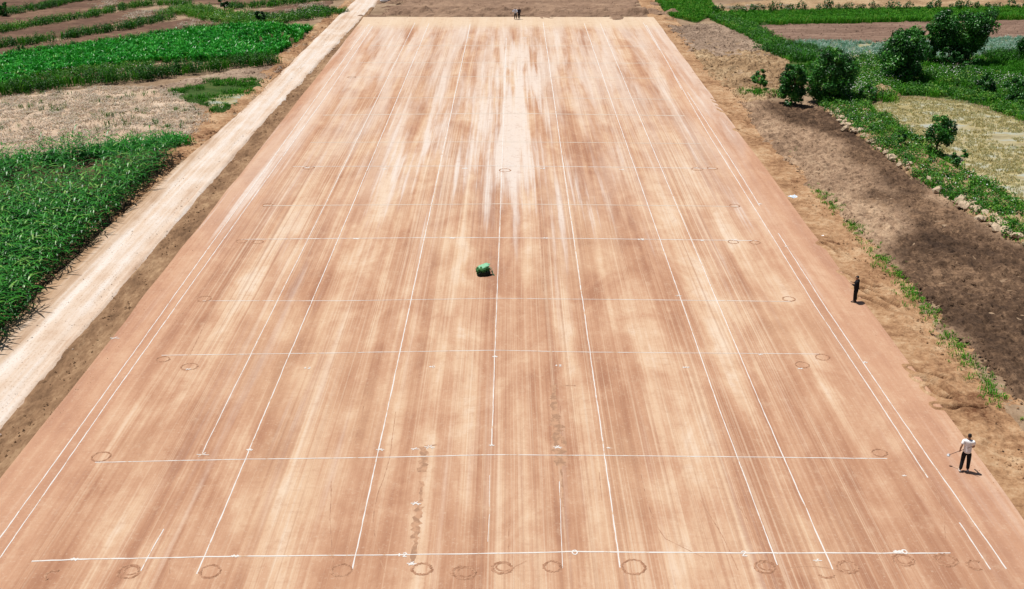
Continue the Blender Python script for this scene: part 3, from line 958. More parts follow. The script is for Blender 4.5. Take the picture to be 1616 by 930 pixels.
clods('loose_clods', 'brown clods along the left edge of the dirt road', xy((-28.6, 60), (-26.9, 60), (-26.4, 80), (-25.0, 110), (-24.6, 170), (-26, 170), (-27.4, 118), (-28.8, 95)), 7, .05, .2, M['bank'], 806, -.05)
clods('loose_clods', 'spoil clods on the rough ground beyond the far runway end', xy((-18.5, 163.5), (18.5, 163.5), (20, 185), (-17.5, 185)), 3.5, .08, .34, M['end_berm'], 807, -.02, noise=3.0, lo=.45)
clods('loose_clods', 'grey clods on the strip under the dark grassy bank', P_GRAVEL, 8, .05, .22, M['clods'], 808, .0)
clods('loose_clods', 'brown clods in the furrowed field at upper right', P_FURR, 2.5, .08, .26, M['furrow'], 809, .03)

clods('loose_clods', 'crumbs of earth spilled along the right edge of the runway', xy((18.7, 25), (19.9, 25), (19.9, 160), (18.9, 160)), 7, .02, .06, M['bank'], 810, .0, noise=1.5, lo=.55)
clods('loose_clods', 'crumbs of earth spilled along the left edge of the runway', xy((-21.0, 25), (-19.9, 25), (-20.1, 160), (-21.0, 160)), 7, .02, .06, M['ditch'], 811, .0, noise=1.5, lo=.55)
clods('loose_clods', 'pale gravel crumbs along the dirt road', xy((-27.0, 40), (-22.4, 40), (-22.2, 100), (-21.2, 160), (-24.0, 160), (-25.4, 105)), 5, .02, .07, M['road'], 812, .02, noise=1.5, lo=.45)
# ---- maize
def maize_arrays(n_leaf, H, r):
    V, F, T = [], [], []
    k = 0
    for a in range(3):                                   # stalk, a thin three-sided tube
        an = a * 2.094
        V.append((.016 * math.cos(an), .016 * math.sin(an), -.08))
        V.append((.009 * math.cos(an), .009 * math.sin(an), H * .92))
    for a in range(3): F.append((2 * a, (2 * a + 2) % 6, (2 * a + 3) % 6, 2 * a + 1))
    T += [.35] * 6
    k = 6
    for j in range(n_leaf):
        t0 = .12 + .80 * j / n_leaf
        az = j * 2.6 + r.normal(0, .4)
        L = H * r.uniform(.36, .52) * (1 - .35 * abs(t0 - .5))
        wd = r.uniform(.07, .115)
        rise = r.uniform(.35, .8)
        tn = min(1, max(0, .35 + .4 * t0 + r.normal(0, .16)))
        d = np.array([math.cos(az), math.sin(az), 0])
        s = np.array([-math.sin(az), math.cos(az), 0])
        for q, u in enumerate((0, .3, .6, .85)):
            p = d * L * u + np.array([0, 0, t0 * H + L * (rise * u * 1.3 - 1.25 * u * u * rise)])
            ww = wd * (.45, 1.0, .8, .4)[q] * .5
            V.append(tuple(p - s * ww + (0, 0, .015)))
            V.append(tuple(p + s * ww + (0, 0, .015)))
            T += [tn, tn]
        p = d * L + np.array([0, 0, t0 * H + L * (1.3 * rise - 1.25 * rise)])
        V.append(tuple(p))
        T.append(tn)
        for q in range(3): F.append((k + 2 * q, k + 2 * q + 1, k + 2 * q + 3, k + 2 * q + 2))
        F.append((k + 6, k + 7, k + 8, k + 8))
        k += 9
    return np.array(V), F, np.array(T)


def faces_mesh(name, V, F, T):
    F2 = [f if f[2] != f[3] else f[:3] for f in F]
    loops = [i for f in F2 for i in f]
    tot = [len(f) for f in F2]
    st = np.concatenate([[0], np.cumsum(tot)[:-1]])
    return np_mesh(name, V, loops, st, tot, T)


def build_maize():
    r = np.random.default_rng(5)
    kinds = [maize_arrays(int(r.integers(8, 11)), 2.0 + .14 * i, r) for i in range(6)]
    # a bare hollow in the field, where only a few plants stand
    holes = [(g(75, 292), 2.6), (g(165, 268), 1.5), (g(20, 262), 1.3), (g(185, 246), 1.2), (g(250, 246), 1.1)]
    xs, ys = [], []
    a, b = P_MAIZE.min(0), P_MAIZE.max(0)
    for ix, x in enumerate(np.arange(a[0], b[0], .66)):
        for y in np.arange(a[1], b[1], .36):
            xs.append(x + r.normal(0, .09))
            ys.append(y + r.normal(0, .09))
    x, y = np.array(xs), np.array(ys)
    d = sdf(P_MAIZE, x, y) + .35 * vn(x / 1.1, y / 1.1, 5)
    px = 808 + FPX * x / (y * math.cos(PITCH) + CAM_H * math.sin(PITCH))
    m = (d < -.1) & (px > -110) & (r.uniform(0, 1, len(x)) < .93)
    for c, rad in holes:
        dd = np.hypot((x - c.x) * .6, (y - c.y) * .5)
        m &= ~((dd < rad) & (r.uniform(0, 1, len(x)) < .66))
    x, y, d, px = x[m], y[m], d[m], px[m]
    road_d = dist_line(gp([(-40, 570), (22, 522), (117, 408), (200, 330), (262, 268)]), x, y)
    edge = (road_d < 1.5) & (px > 0)
    eidx = np.nonzero(edge)[0]
    eidx = eidx[np.argsort(y[eidx])][:170]
    is_e = np.zeros(len(x), bool)
    is_e[eidx] = True
    meshes = []
    for i, (V, F, T) in enumerate(kinds):
        me = faces_mesh('maize_plant', V, F, T)
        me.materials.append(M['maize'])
        meshes.append(me)
    for i in eidx:
        o = bpy.data.objects.new('maize_plant', meshes[int(r.integers(0, 6))])
        COL.objects.link(o)
        o.location = (x[i], y[i], -.04)
        s = r.uniform(.72, 1.02)
        o.scale = (s, s, s)
        o.rotation_euler = (r.normal(0, .05), r.normal(0, .05), r.uniform(0, 6.28))
        tag(o, 'leafy green maize plant in the outermost row beside the pale dirt road', 'maize plant', 'maize plants along the road edge')
    rest = np.nonzero(~is_e)[0]
    VV, LL, TT, tint, k = [], [], [], [], 0
    for i in rest:
        V, F, T = kinds[int(r.integers(0, 6))]
        a = r.uniform(0, 6.28)
        s = r.uniform(.8, 1.12)
        c, sn = math.cos(a) * s, math.sin(a) * s
        W = np.stack([V[:, 0] * c - V[:, 1] * sn + x[i], V[:, 0] * sn + V[:, 1] * c + y[i], V[:, 2] * s - .04], 1)
        VV.append(W)
        for f in F:
            f2 = f if f[2] != f[3] else f[:3]
            LL.extend([v + k for v in f2])
            TT.append(len(f2))
        tint.append(np.clip(T + r.normal(0, .1), 0, 1))
        k += len(V)
    st = np.concatenate([[0], np.cumsum(TT)[:-1]])
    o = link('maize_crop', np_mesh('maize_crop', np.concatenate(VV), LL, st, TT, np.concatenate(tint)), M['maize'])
    tag(o, 'dense stand of tall green maize behind the outermost row', 'maize', kind='stuff')
    print('maize', len(eidx), len(rest))


build_maize()

# ---- low crop field on the far left
x, y = scatter(P_CROP, 5.5, 11)
hole = np.hypot((x - g(440, 62).x) * .6, (y - g(440, 62).y) * .6) < 3.2
r_ = np.random.default_rng(2)
m = ~(hole & (r_.uniform(0, 1, len(x)) < .7))
tag(blades('young_crop', x[m], y[m], .85, 10, .13, M['crop'], 12, .14, .75, (.3, .85)), 'low bright green broad leaved crop filling the far left field', 'crop', kind='stuff')
x, y = scatter(P_STUB, 6.5, 13, 2.0, .22)
tag(blades('dry_stubble', x, y, .24, 8, .06, M['straw'], 14, .22, 1.9, (.35, .9), -.03), 'pale dry straw stubble covering the beige field at left', 'stubble', kind='stuff')
x, y = scatter(P_STUB, 1.1, 15, 2.5, .60)
tag(blades('stubble_weeds', x, y, .5, 7, .04, M['grass'], 16, .14, .6, (.0, .5)), 'thin green weeds scattered through the beige stubble', 'weeds', kind='stuff')
x, y = scatter(P_PADDY, 13, 17, 3.0, .17)
tag(blades('paddy_stubble', x, y, .24, 6, .05, M['paddy'], 18, .09, .45, (.2, .85), -.06), 'pale yellow rice stubble standing in the paddy at right', 'stubble', kind='stuff')
x, y = scatter(P_TEAL, 12, 19, 3.0, .12)
tag(blades('water_weed', x, y, .5, 7, .055, M['teal'], 20, .08, .6, (.1, .9), -.03), 'pale teal weeds standing in the flooded field behind the trees', 'weeds', kind='stuff')


def band(name, label, L, w0, w1, h, dens, seed, leaf=True, grass=True, flower=0, tint=(.1, .9), cat='weeds', mat='weed', gmat='grass', size=.15):
    """an uncountable strip of weeds and grass along a line"""
    w0, w1, h = w0 * 1.9, w1 * 1.9, h * 1.25
    P = widen(gp(L), w0, w1)
    root = None
    if leaf:
        x, y = scatter(P, dens, seed, 2.2, .27)
        root = leaf_mass(name, x, y, h, 40, size, M[mat], seed, .45, tint)
    if grass:
        x, y = scatter(P, dens * (.7 if leaf else 1.6), seed + 1)
        o = blades('grass_blades' if root else name, x, y, h * .8, 8, .05, M[gmat], seed + 2, .2, .6, tint, -.06, parent=root)
        root = root or o
    tag(root, label, cat, kind='stuff')
    if flower:
        x, y = scatter(P, flower, seed + 5, 1.6, .5)
        o = flower_mass('white_flowers', x, y, h * .55, h * 1.1, .085, seed + 6, 4)
        tag(o, 'white flower heads over the ' + label.split(' ', 1)[1] if False else 'white wildflowers among the ' + label, 'flowers', kind='stuff')
    return root


# left banks
band('weed_bank', 'dark green weed bank between the bright crop and the beige stubble field', [(-150, 168), (0, 146), (110, 132), (200, 125), (235, 122)], .9, .8, 1.25, 5, 201, flower=.5, tint=(.0, .75))
band('grassy_bank', 'dark grassy bank above the grey gravel strip at left', [(225, 124), (300, 114), (370, 106), (438, 99)], .9, .5, 1.2, 5, 211, tint=(.05, .6), mat='weed')
band('weed_fringe', 'light green fringe of weeds under the bright crop', [(0, 126), (110, 117), (200, 108), (240, 106)], .5, .6, .7, 5, 221, flower=.8, tint=(.4, 1))
band('terrace_weeds', 'weed strip along the upper edge of the bright crop field', [(20, 88), (60, 84), (140, 74), (220, 64), (290, 52), (380, 42), (430, 36)], .5, .5, .9, 4, 231, tint=(.1, .8))
band('terrace_weeds', 'dark weed strip on the terrace edge above the lowest brown field', [(-80, 80), (0, 74), (80, 64), (140, 54), (200, 44), (270, 28)], .6, .6, 1.0, 4.5, 241, tint=(.0, .7))
band('terrace_weeds', 'weed strip on the middle terrace edge at upper left', [(-80, 56), (0, 50), (80, 35), (140, 26), (200, 12), (260, 6), (300, 8)], .6, .6, .9, 4.5, 251, tint=(.2, .9))
band('terrace_weeds', 'weed strip on the topmost terrace edge at upper left', [(-80, 30), (0, 24), (60, 14), (110, 3), (160, -4)], .7, .7, .9, 4, 261, tint=(.0, .8))
band('meadow_weeds', 'bright green weedy corner between terraces and the crop field', [(262, 18), (300, 20), (340, 26), (380, 33), (430, 40)], 2.2, 1.6, .8, 4, 271, flower=.6, tint=(.5, 1))
band('terrace_weeds', 'weed strip across the top beside the dirt road', [(360, 12), (400, 11), (440, 7), (500, 1), (545, -5)], .7, .6, .9, 4.5, 281, tint=(.1, .8))
band('roadside_weeds', 'pale flecked weeds between the small brown field and the crop', [(400, 30), (440, 30), (490, 24), (520, 16)], 1.2, 1.6, .8, 4, 291, flower=1.5, tint=(.1, .9))
x, y = scatter(P_WET, 7, 301, 1.6, .40)
tag(blades('wet_grass', x, y, .5, 9, .045, M['grass'], 302, .16, .7, (.1, .75)), 'bright green grass around the small puddle left of the road', 'grass', kind='stuff')
band('maize_edge_weeds', 'bright green low crop strip along the front of the stubble field', [(-60, 272), (0, 262), (100, 250), (180, 238), (250, 230), (292, 222)], .7, .7, .8, 6, 311, tint=(.3, .8), mat='crop', gmat='crop')

# right strips
band('bank_weeds', 'bright green weeds on the stone bank between plough and paddy', [(1318, 155), (1345, 178), (1390, 210), (1440, 246), (1490, 280), (1550, 318), (1620, 358), (1700, 405)], 1.1, 1.1, .75, 8, 321, flower=1.1, tint=(.3, .95), mat='weed')
band('paddy_edge_weeds', 'bright green weed bank along the back of the paddy', [(1420, 146), (1460, 142), (1500, 148), (1545, 158), (1590, 172), (1650, 196)], .9, .9, .7, 5, 331, tint=(.3, 1))
band('meadow_weeds', 'flower flecked weeds right of the big bush', [(1450, 124), (1500, 122), (1550, 128), (1600, 140), (1660, 160)], 2.2, 2.2, .85, 4, 341, flower=2.2, tint=(.2, .95))
x, y = scatter(gp([(1500, 112), (1540, 104), (1640, 96), (1800, 98), (1800, 130), (1640, 128), (1560, 122)]), 8, 351)
tag(blades('meadow_grass', x, y, .55, 10, .05, M['grass'], 352, .14, .5, (.25, .6)), 'smooth deep green grass field at the right edge', 'grass', kind='stuff')
band('meadow_weeds', 'white flecked weeds between the round tree and the big bush', [(1330, 92), (1350, 112), (1360, 135), (1345, 158)], 2.0, 1.6, .9, 5, 361, flower=3.0, tint=(.3, 1))
band('grassy_bank', 'deep green grass bank behind the round tree', [(1228, 74), (1262, 86), (1300, 96)], 1.6, 1.6, .9, 5, 371, tint=(.2, .6))
band('water_edge_weeds', 'dark weeds at the foot of the wide tree', [(1555, 92), (1590, 92), (1640, 88), (1700, 90)], 1.2, 1.2, 1.0, 5, 381, tint=(.0, .6))
x, y = scatter(P_STRIP, 8, 391)
tag(blades('strip_grass', x, y, .5, 10, .055, M['grass'], 392, .16, .6, (.3, .85)), 'long bright green grass strip across the upper right', 'grass', kind='stuff')
band('strip_edge_grass', 'tall bright grass along the lower edge of the grass strip', [(1215, 38), (1300, 36), (1450, 33), (1620, 29), (1700, 28)], .5, .6, .9, 5, 401, leaf=False, tint=(.3, .9), cat='grass')
band('grassy_corner', 'green grass running down beside the clod field', [(1130, 26), (1170, 42), (1205, 62), (1235, 76)], 1.0, .8, .6, 5, 411, tint=(.3, .9), cat='grass')
x, y = scatter(P_TOPG, 8, 421)
tag(blades('corner_grass', x, y, .55, 10, .055, M['grass'], 422, .16, .6, (.3, .9)), 'bright green grass patch behind the runway end at right', 'grass', kind='stuff')
TUFTS = [(1300, 308), (1308, 318), (1318, 328), (1345, 355), (1352, 360), (1362, 372), (1388, 408), (1398, 415), (1412, 428), (1425, 448), (1438, 462), (1448, 470), (1462, 486), (1470, 494),
         (1495, 532), (1503, 540), (1512, 552), (1520, 566), (1528, 574), (1548, 594), (1556, 602), (1565, 612), (1574, 628), (1290, 300), (1255, 238), (1376, 392)]
r_ = np.random.default_rng(88)
xs_, ys_ = [], []
for a, b in TUFTS:
    c = g(a, b)
    n = int(r_.integers(7, 20))
    u, v = r_.normal(0, .30, n), r_.normal(0, .75, n)
    xs_.append(c.x + u + .28 * v)
    ys_.append(c.y + v)
x, y = scatter(widen(gp([(1290, 298), (1360, 365), (1430, 455), (1500, 535), (1580, 630)]), .6, .6), 3.5, 431, 1.6, .5)
x, y = np.concatenate(xs_ + [x]), np.concatenate(ys_ + [y])
tag(blades('verge_grass', x, y, .22, 8, .03, M['grass'], 432, .09, .9, (.4, 1.0), -.08), 'broken line of bright green grass tufts along the foot of the runway bank', 'grass', kind='stuff')


# ------------------------------------------------------------------ shrubs and trees
def tube(bm, pts, radii, seg=6):
    rings = []
    for i, p in enumerate(pts):
        p = Vector(p)
        d = (Vector(pts[min(i + 1, len(pts) - 1)]) - Vector(pts[max(i - 1, 0)])).normalized()
        a = d.orthogonal().normalized()
        b = d.cross(a)
        rings.append([bm.verts.new(p + (a * math.cos(6.2832 * k / seg) + b * math.sin(6.2832 * k / seg)) * radii[i]) for k in range(seg)])
    for i in range(len(rings) - 1):
        for k in range(seg):
            bm.faces.new((rings[i][k], rings[i][(k + 1) % seg], rings[i + 1][(k + 1) % seg], rings[i + 1][k]))
    bm.faces.new(rings[-1])


def bm_obj(name, bm, mat, parent=None, smooth=True):
    me = bpy.data.meshes.new(name)
    bm.to_mesh(me)
    bm.free()
    for p in me.polygons: p.use_smooth = smooth
    return link(name, me, mat, parent)


def shrub(name, label, cat, px, py, H, W, seed, z0=.0, base=0.0, leaves=2600, leaf=.17, clumps=26, lean=(0, 0), tint=(.05, .95), mat='tree_leaf', group=None, trunk_r=.06, shape='round', depth=1.0):
    r = np.random.default_rng(seed)
    H, W, base, leaf, trunk_r = H * 1.24, W * 1.34, base * 1.2, leaf * 1.06, trunk_r * 1.2
    c = g(px, py)
    root = empty(name, (c.x, c.y, -.05 + z0), 0)
    tag(root, label, cat, group)
    cc, cr = [], []
    clumps = int(clumps * 1.5)
    for i in range(clumps):
        u = r.uniform(0, 1)
        zc = base + (H - base) * (.10 + .82 * u)
        if shape == 'round': prof = math.sin(math.pi * min(1, .18 + .74 * u)) ** .7
        elif shape == 'column': prof = .85 - .25 * abs(u - .45)
        elif shape == 'fan': prof = .45 + .55 * u if u < .8 else .75
        else: prof = 1 - .75 * u
        a, rr = r.uniform(0, 6.283), r.uniform(.25, 1) ** .6
        cc.append((lean[0] * u * H + math.cos(a) * rr * prof * W * .44, lean[1] * u * H + math.sin(a) * rr * prof * W * .44 * depth, zc))
        cr.append(r.uniform(.085, .17) * min(W, H) * (1.0 if u < .75 else .75))
    cc, cr = np.array(cc), np.array(cr)
    leaves = int(leaves * 1.9)
    wgt = cr ** 2 / (cr ** 2).sum()
    k = r.choice(clumps, leaves, p=wgt)
    u = r.normal(0, 1, (leaves, 3))
    u /= np.linalg.norm(u, axis=1)[:, None]
    rad = r.uniform(.25, 1.0, leaves) ** .45 * (1 + .16 * r.normal(0, 1, leaves))
    C = cc[k] + u * (cr[k] * rad)[:, None] * np.array([1, 1, .85])
    C[:, 2] = np.maximum(C[:, 2], .06)
    V, Q = leaf_quads(C, leaf, seed + 1, .45, u * .9)
    ct = r.uniform(tint[0], tint[1], clumps)
    tn = np.repeat(np.clip(ct[k] + r.normal(0, .13, leaves), 0, 1), 4)
    link('crown', quads_mesh('crown', V, Q, tn), M[mat], root)
    bm = bmesh.new()
    fork = base + (H - base) * .22
    tube(bm, [(0, 0, -.1), (.03, .02, fork * .5), (lean[0] * fork, lean[1] * fork, fork)], [trunk_r * 1.3, trunk_r, trunk_r * .85], 7)
    for i in r.choice(clumps, min(clumps, 11), replace=False):
        e = cc[i]
        s = np.array([lean[0] * fork, lean[1] * fork, fork * r.uniform(.6, 1)])
        if e[2] < s[2]: continue
        mid = s * .45 + e * .55 + r.normal(0, .06, 3)
        tube(bm, [tuple(s), tuple(mid), tuple(e)], [trunk_r * .6, trunk_r * .38, trunk_r * .14], 5)
    bm_obj('trunk', bm, M['bark'], root)
    return root


shrub('round_tree', 'dense round dark green tree at the corner of the ploughed field', 'tree', 1308, 160, 4.3, 3.7, 601, leaves=6500, clumps=46, leaf=.19)
shrub('columnar_shrub', 'narrow upright dark shrub left of the round tree', 'shrub', 1248, 165, 3.3, 2.3, 602, leaves=4200, clumps=36, shape='column', leaf=.18)
shrub('small_shrub', 'small light green shrub on a grass clump in the tan clod field', 'shrub', 1199, 142, 1.7, 1.3, 603, base=.3, leaves=900, clumps=14, leaf=.15, tint=(.4, 1), trunk_r=.03)
shrub('large_bush', 'large bushy dark tree with pointed top left of the widest tree', 'tree', 1420, 127, 4.5, 4.3, 604, leaves=8000, clumps=54, leaf=.21, shape='round')
shrub('wide_tree', 'widest and tallest dark tree with crown leaning right', 'tree', 1506, 100, 4.8, 7.4, 605, base=.9, leaves=12000, clumps=74, lean=(.12, 0), leaf=.22, trunk_r=.10, shape='fan', depth=.6)
shrub('leaning_bush', 'slim bush between the large bushy tree and the widest tree', 'shrub', 1462, 98, 3.6, 2.0, 606, leaves=2000, clumps=18, leaf=.2, tint=(.3, .9))
shrub('understorey_bush', 'dark low bush under the widest tree', 'shrub', 1508, 108, 1.8, 4.4, 607, leaves=3200, clumps=26, leaf=.18, tint=(.0, .6), shape='column')
shrub('paddy_tree', 'small round tree with bare stem standing at the edge of the paddy', 'tree', 1476, 248, 2.8, 2.2, 608, base=.75, leaves=1700, clumps=20, leaf=.17, trunk_r=.06, shape='round')
shrub('bank_sapling', 'thin dark sapling left of the small round paddy tree', 'shrub', 1422, 238, 1.3, .7, 609, base=.2, leaves=420, clumps=8, leaf=.13, trunk_r=.025, shape='column')
shrub('bank_sapling', 'low bushy sapling just left of the paddy tree stem', 'shrub', 1448, 228, .9, .9, 610, leaves=300, clumps=7, leaf=.13, trunk_r=.025)
shrub('bank_sapling', 'thin leafy sapling right of the small round paddy tree', 'shrub', 1510, 268, 1.35, 1.1, 611, base=.25, leaves=420, clumps=9, leaf=.13, trunk_r=.03, tint=(.3, .9), shape='fan')
shrub('meadow_bush', 'dark bush with pale flecks in the weeds right of the large bush', 'shrub', 1554, 148, 1.7, 1.7, 612, leaves=1300, clumps=16, leaf=.16, tint=(.0, .7))
shrub('meadow_bush', 'big low bush at the right edge behind the paddy', 'shrub', 1605, 162, 2.0, 2.8, 613, leaves=2200, clumps=22, leaf=.16, tint=(.1, .8))
shrub('meadow_bush', 'dark bush cut by the right edge beside the flooded field', 'shrub', 1622, 96, 2.4, 2.4, 614, leaves=1600, clumps=16, leaf=.2, tint=(.0, .5))
shrub('roadside_bush', 'dark upright bush between the top brown fields at upper left', 'shrub', 354, 15, 1.7, 1.3, 615, leaves=800, clumps=12, leaf=.18, tint=(.0, .5), shape='column')
shrub('roadside_bush', 'dark bush at the upper edge of the bright crop field', 'shrub', 411, 38, 1.6, 1.3, 616, leaves=800, clumps=12, leaf=.18, tint=(.0, .5), shape='column')
shrub('terrace_bush', 'lone rounded bush on the top terrace at the left edge', 'shrub', 6, 25, 1.7, 1.1, 617, leaves=700, clumps=12, leaf=.18, tint=(.2, .8), shape='column')
shrub('terrace_bush', 'bright bush at the left end of the bright crop field edge', 'shrub', 34, 86, .9, 1.1, 618, leaves=420, clumps=9, leaf=.15, tint=(.4, 1))
shrub('bank_bush', 'pale leafy bush at the foot of the flecked weeds by the earth heap', 'shrub', 1368, 158, 1.4, 1.8, 619, leaves=900, clumps=14, leaf=.15, tint=(.4, 1))
x, y = r_.normal(0, .95, 44), r_.normal(0, .8, 44)
o = blades('grass_clump', x, y, .6, 12, .045, M['grass'], 620, .14, .6, (.2, .8), -.05)
o.location = tuple(g(1196, 148))
tag(o, 'deep green grass clump at the foot of the small light shrub', 'grass', kind='stuff')

x, y = scatter(P_GREENR, 4.5, 441, 3, .25)
tag(blades('meadow_undergrowth', x, y, .5, 10, .055, M['grass'], 442, .2, .6, (.1, .8), -.06), 'green undergrowth covering the meadow between the trees at right', 'grass', kind='stuff')
for i, (lb, pts) in enumerate([('pale straw litter on the topmost brown terrace', [(135, 14), (150, 4), (185, 0), (190, 6), (160, 12)]), ('pale straw litter across the end of the middle terrace', [(190, 32), (205, 20), (250, 14), (268, 18), (240, 26), (215, 31)]),
                               ('pale straw litter at the end of the lowest terrace', [(285, 36), (300, 30), (365, 34), (368, 40), (320, 40), (280, 44)]), ('pale straw litter on the small brown field by the road', [(440, 18), (470, 8), (515, 4), (510, 12), (470, 20)]),
                               ('dry straw along the upper edge of the far brown field', [(1125, 12), (1180, 8), (1260, 9), (1250, 14), (1150, 18)])]):
    x, y = scatter(gp(pts), 5, 450 + i, 2.0, .42)
    tag(blades('straw_litter', x, y, .22, 7, .07, M['straw'], 460 + i, .25, 1.6, (.4, .9), -.02), lb, 'straw', kind='stuff')

# row of small dark shrubs along the far right field edge
protos = []
for i in range(5):
    rr = np.random.default_rng(700 + i)
    n = 170
    u = rr.normal(0, 1, (n, 3))
    u /= np.linalg.norm(u, axis=1)[:, None]
    C = u * (rr.uniform(.2, 1, n) ** .5)[:, None] * np.array([.62 + .14 * i, .5, .66]) + np.array([0, 0, .6])
    C[:, 2] = np.maximum(C[:, 2], .03)
    V, Q = leaf_quads(C, .2, 710 + i, .4, u * .8)
    me = quads_mesh('hedge_shrub', V, Q, np.repeat(rr.uniform(0, .75, n), 4))
    me.materials.append(M['tree_leaf'])
    protos.append(me)
for i in range(44):
    f = i / 43.0
    px = 1128 + f * (1640 - 1128) + r_.normal(0, 4)
    o = bpy.data.objects.new('hedge_shrub', protos[i % 5])
    COL.objects.link(o)
    o.location = g(px, 19.5 - 7.0 * f + r_.normal(0, .5))
    s = r_.uniform(.55, 1.15)
    o.scale = (s * r_.uniform(.8, 1.4), s, s * r_.uniform(.8, 1.25))
    o.rotation_euler[2] = r_.uniform(0, 6.28)
    tag(o, 'small dark shrub in the row along the far upper right field edge', 'shrub', 'shrubs along the far field edge')


# ------------------------------------------------------------------ stones on the earth bank
def stone_mesh(seed):
    rr = random.Random(seed)
    bm = bmesh.new()
    bmesh.ops.create_icosphere(bm, subdivisions=1, radius=.5)
    sx, sy, sz = rr.uniform(.8, 1.3), rr.uniform(.7, 1.0), rr.uniform(.5, .8)
    for v in bm.verts:
        k = rr.uniform(.78, 1.15)
        v.co = Vector((v.co.x * sx * k, v.co.y * sy * k, v.co.z * sz * k))
    me = bpy.data.meshes.new('stone')
    bm.to_mesh(me)
    bm.free()
    me.materials.append(M['stone'])
    return me


SM = [stone_mesh(i) for i in range(8)]
L = widen(L_RIDGE, -.9, .9)[:len(L_RIDGE)]
seg = np.concatenate([[0], np.cumsum(np.linalg.norm(np.diff(L, axis=0), axis=1))])
for i in range(330):
    u = r_.uniform(.06, .97) * seg[-1]
    cx, cy = np.interp(u, seg, L[:, 0]) + r_.normal(0, .34), np.interp(u, seg, L[:, 1]) + r_.normal(0, .5)
    if fbm(np.array([u]), np.array([3.3]), 2.2, 77, 2)[0] < -.75: continue
    o = bpy.data.objects.new('stone', SM[i % 8])
    COL.objects.link(o)
    o.parent = ridge
    s = .18 + .75 * r_.uniform(0, 1) ** 2.2
    o.scale = (s, s, s * .95)
    o.location = (cx, cy, .10 + .18 * s)
    o.rotation_euler = (r_.normal(0, .3), r_.normal(0, .3), r_.uniform(0, 6.28))
hp = g(1393, 148)
heap = sheet('earth_heap', xy((hp.x - 1.2, hp.y - 1.6), (hp.x + 1.3, hp.y - 1.4), (hp.x + 1.4, hp.y + 1.4), (hp.x - 1.1, hp.y + 1.6)), .0, .16, M['tan_clods'],
             lambda X, Y, d: np.clip(-d, 0, 1) * .8 + .12 * fbm(X, Y, .5, 111, 3), .5, .3, .2, False, seed=60, kind=None)
tag(heap, 'small heap of pale brown earth beside the large bushy tree', 'earth heap')


# ------------------------------------------------------------------ people
def skin_obj(name, joints, edges, mat, parent, root=0, sub=2):
    """joints: list of (x, y, z, r)"""
    me = bpy.data.meshes.new(name)
    me.from_pydata([j[:3] for j in joints], edges, [])
    o = bpy.data.objects.new(name, me)
    COL.objects.link(o)
    md = o.modifiers.new('skin', 'SKIN')
    md.use_smooth_shade = True
    md.branch_smoothing = .4
    if not me.skin_vertices: me.attributes
    dat = me.skin_vertices[0].data
    for i, j in enumerate(joints):
        rr = j[3]
        dat[i].radius = (rr, rr) if not isinstance(rr, tuple) else rr
        dat[i].use_root = i == root
    s = o.modifiers.new('sub', 'SUBSURF')
    s.levels = s.render_levels = sub
    dg = bpy.context.evaluated_depsgraph_get()
    m2 = bpy.data.meshes.new_from_object(o.evaluated_get(dg))
    o.modifiers.clear()
    o.data = m2
    m2.materials.clear()
    m2.materials.append(mat)
    for p in m2.polygons: p.use_smooth = True
    o.parent = parent
    return o


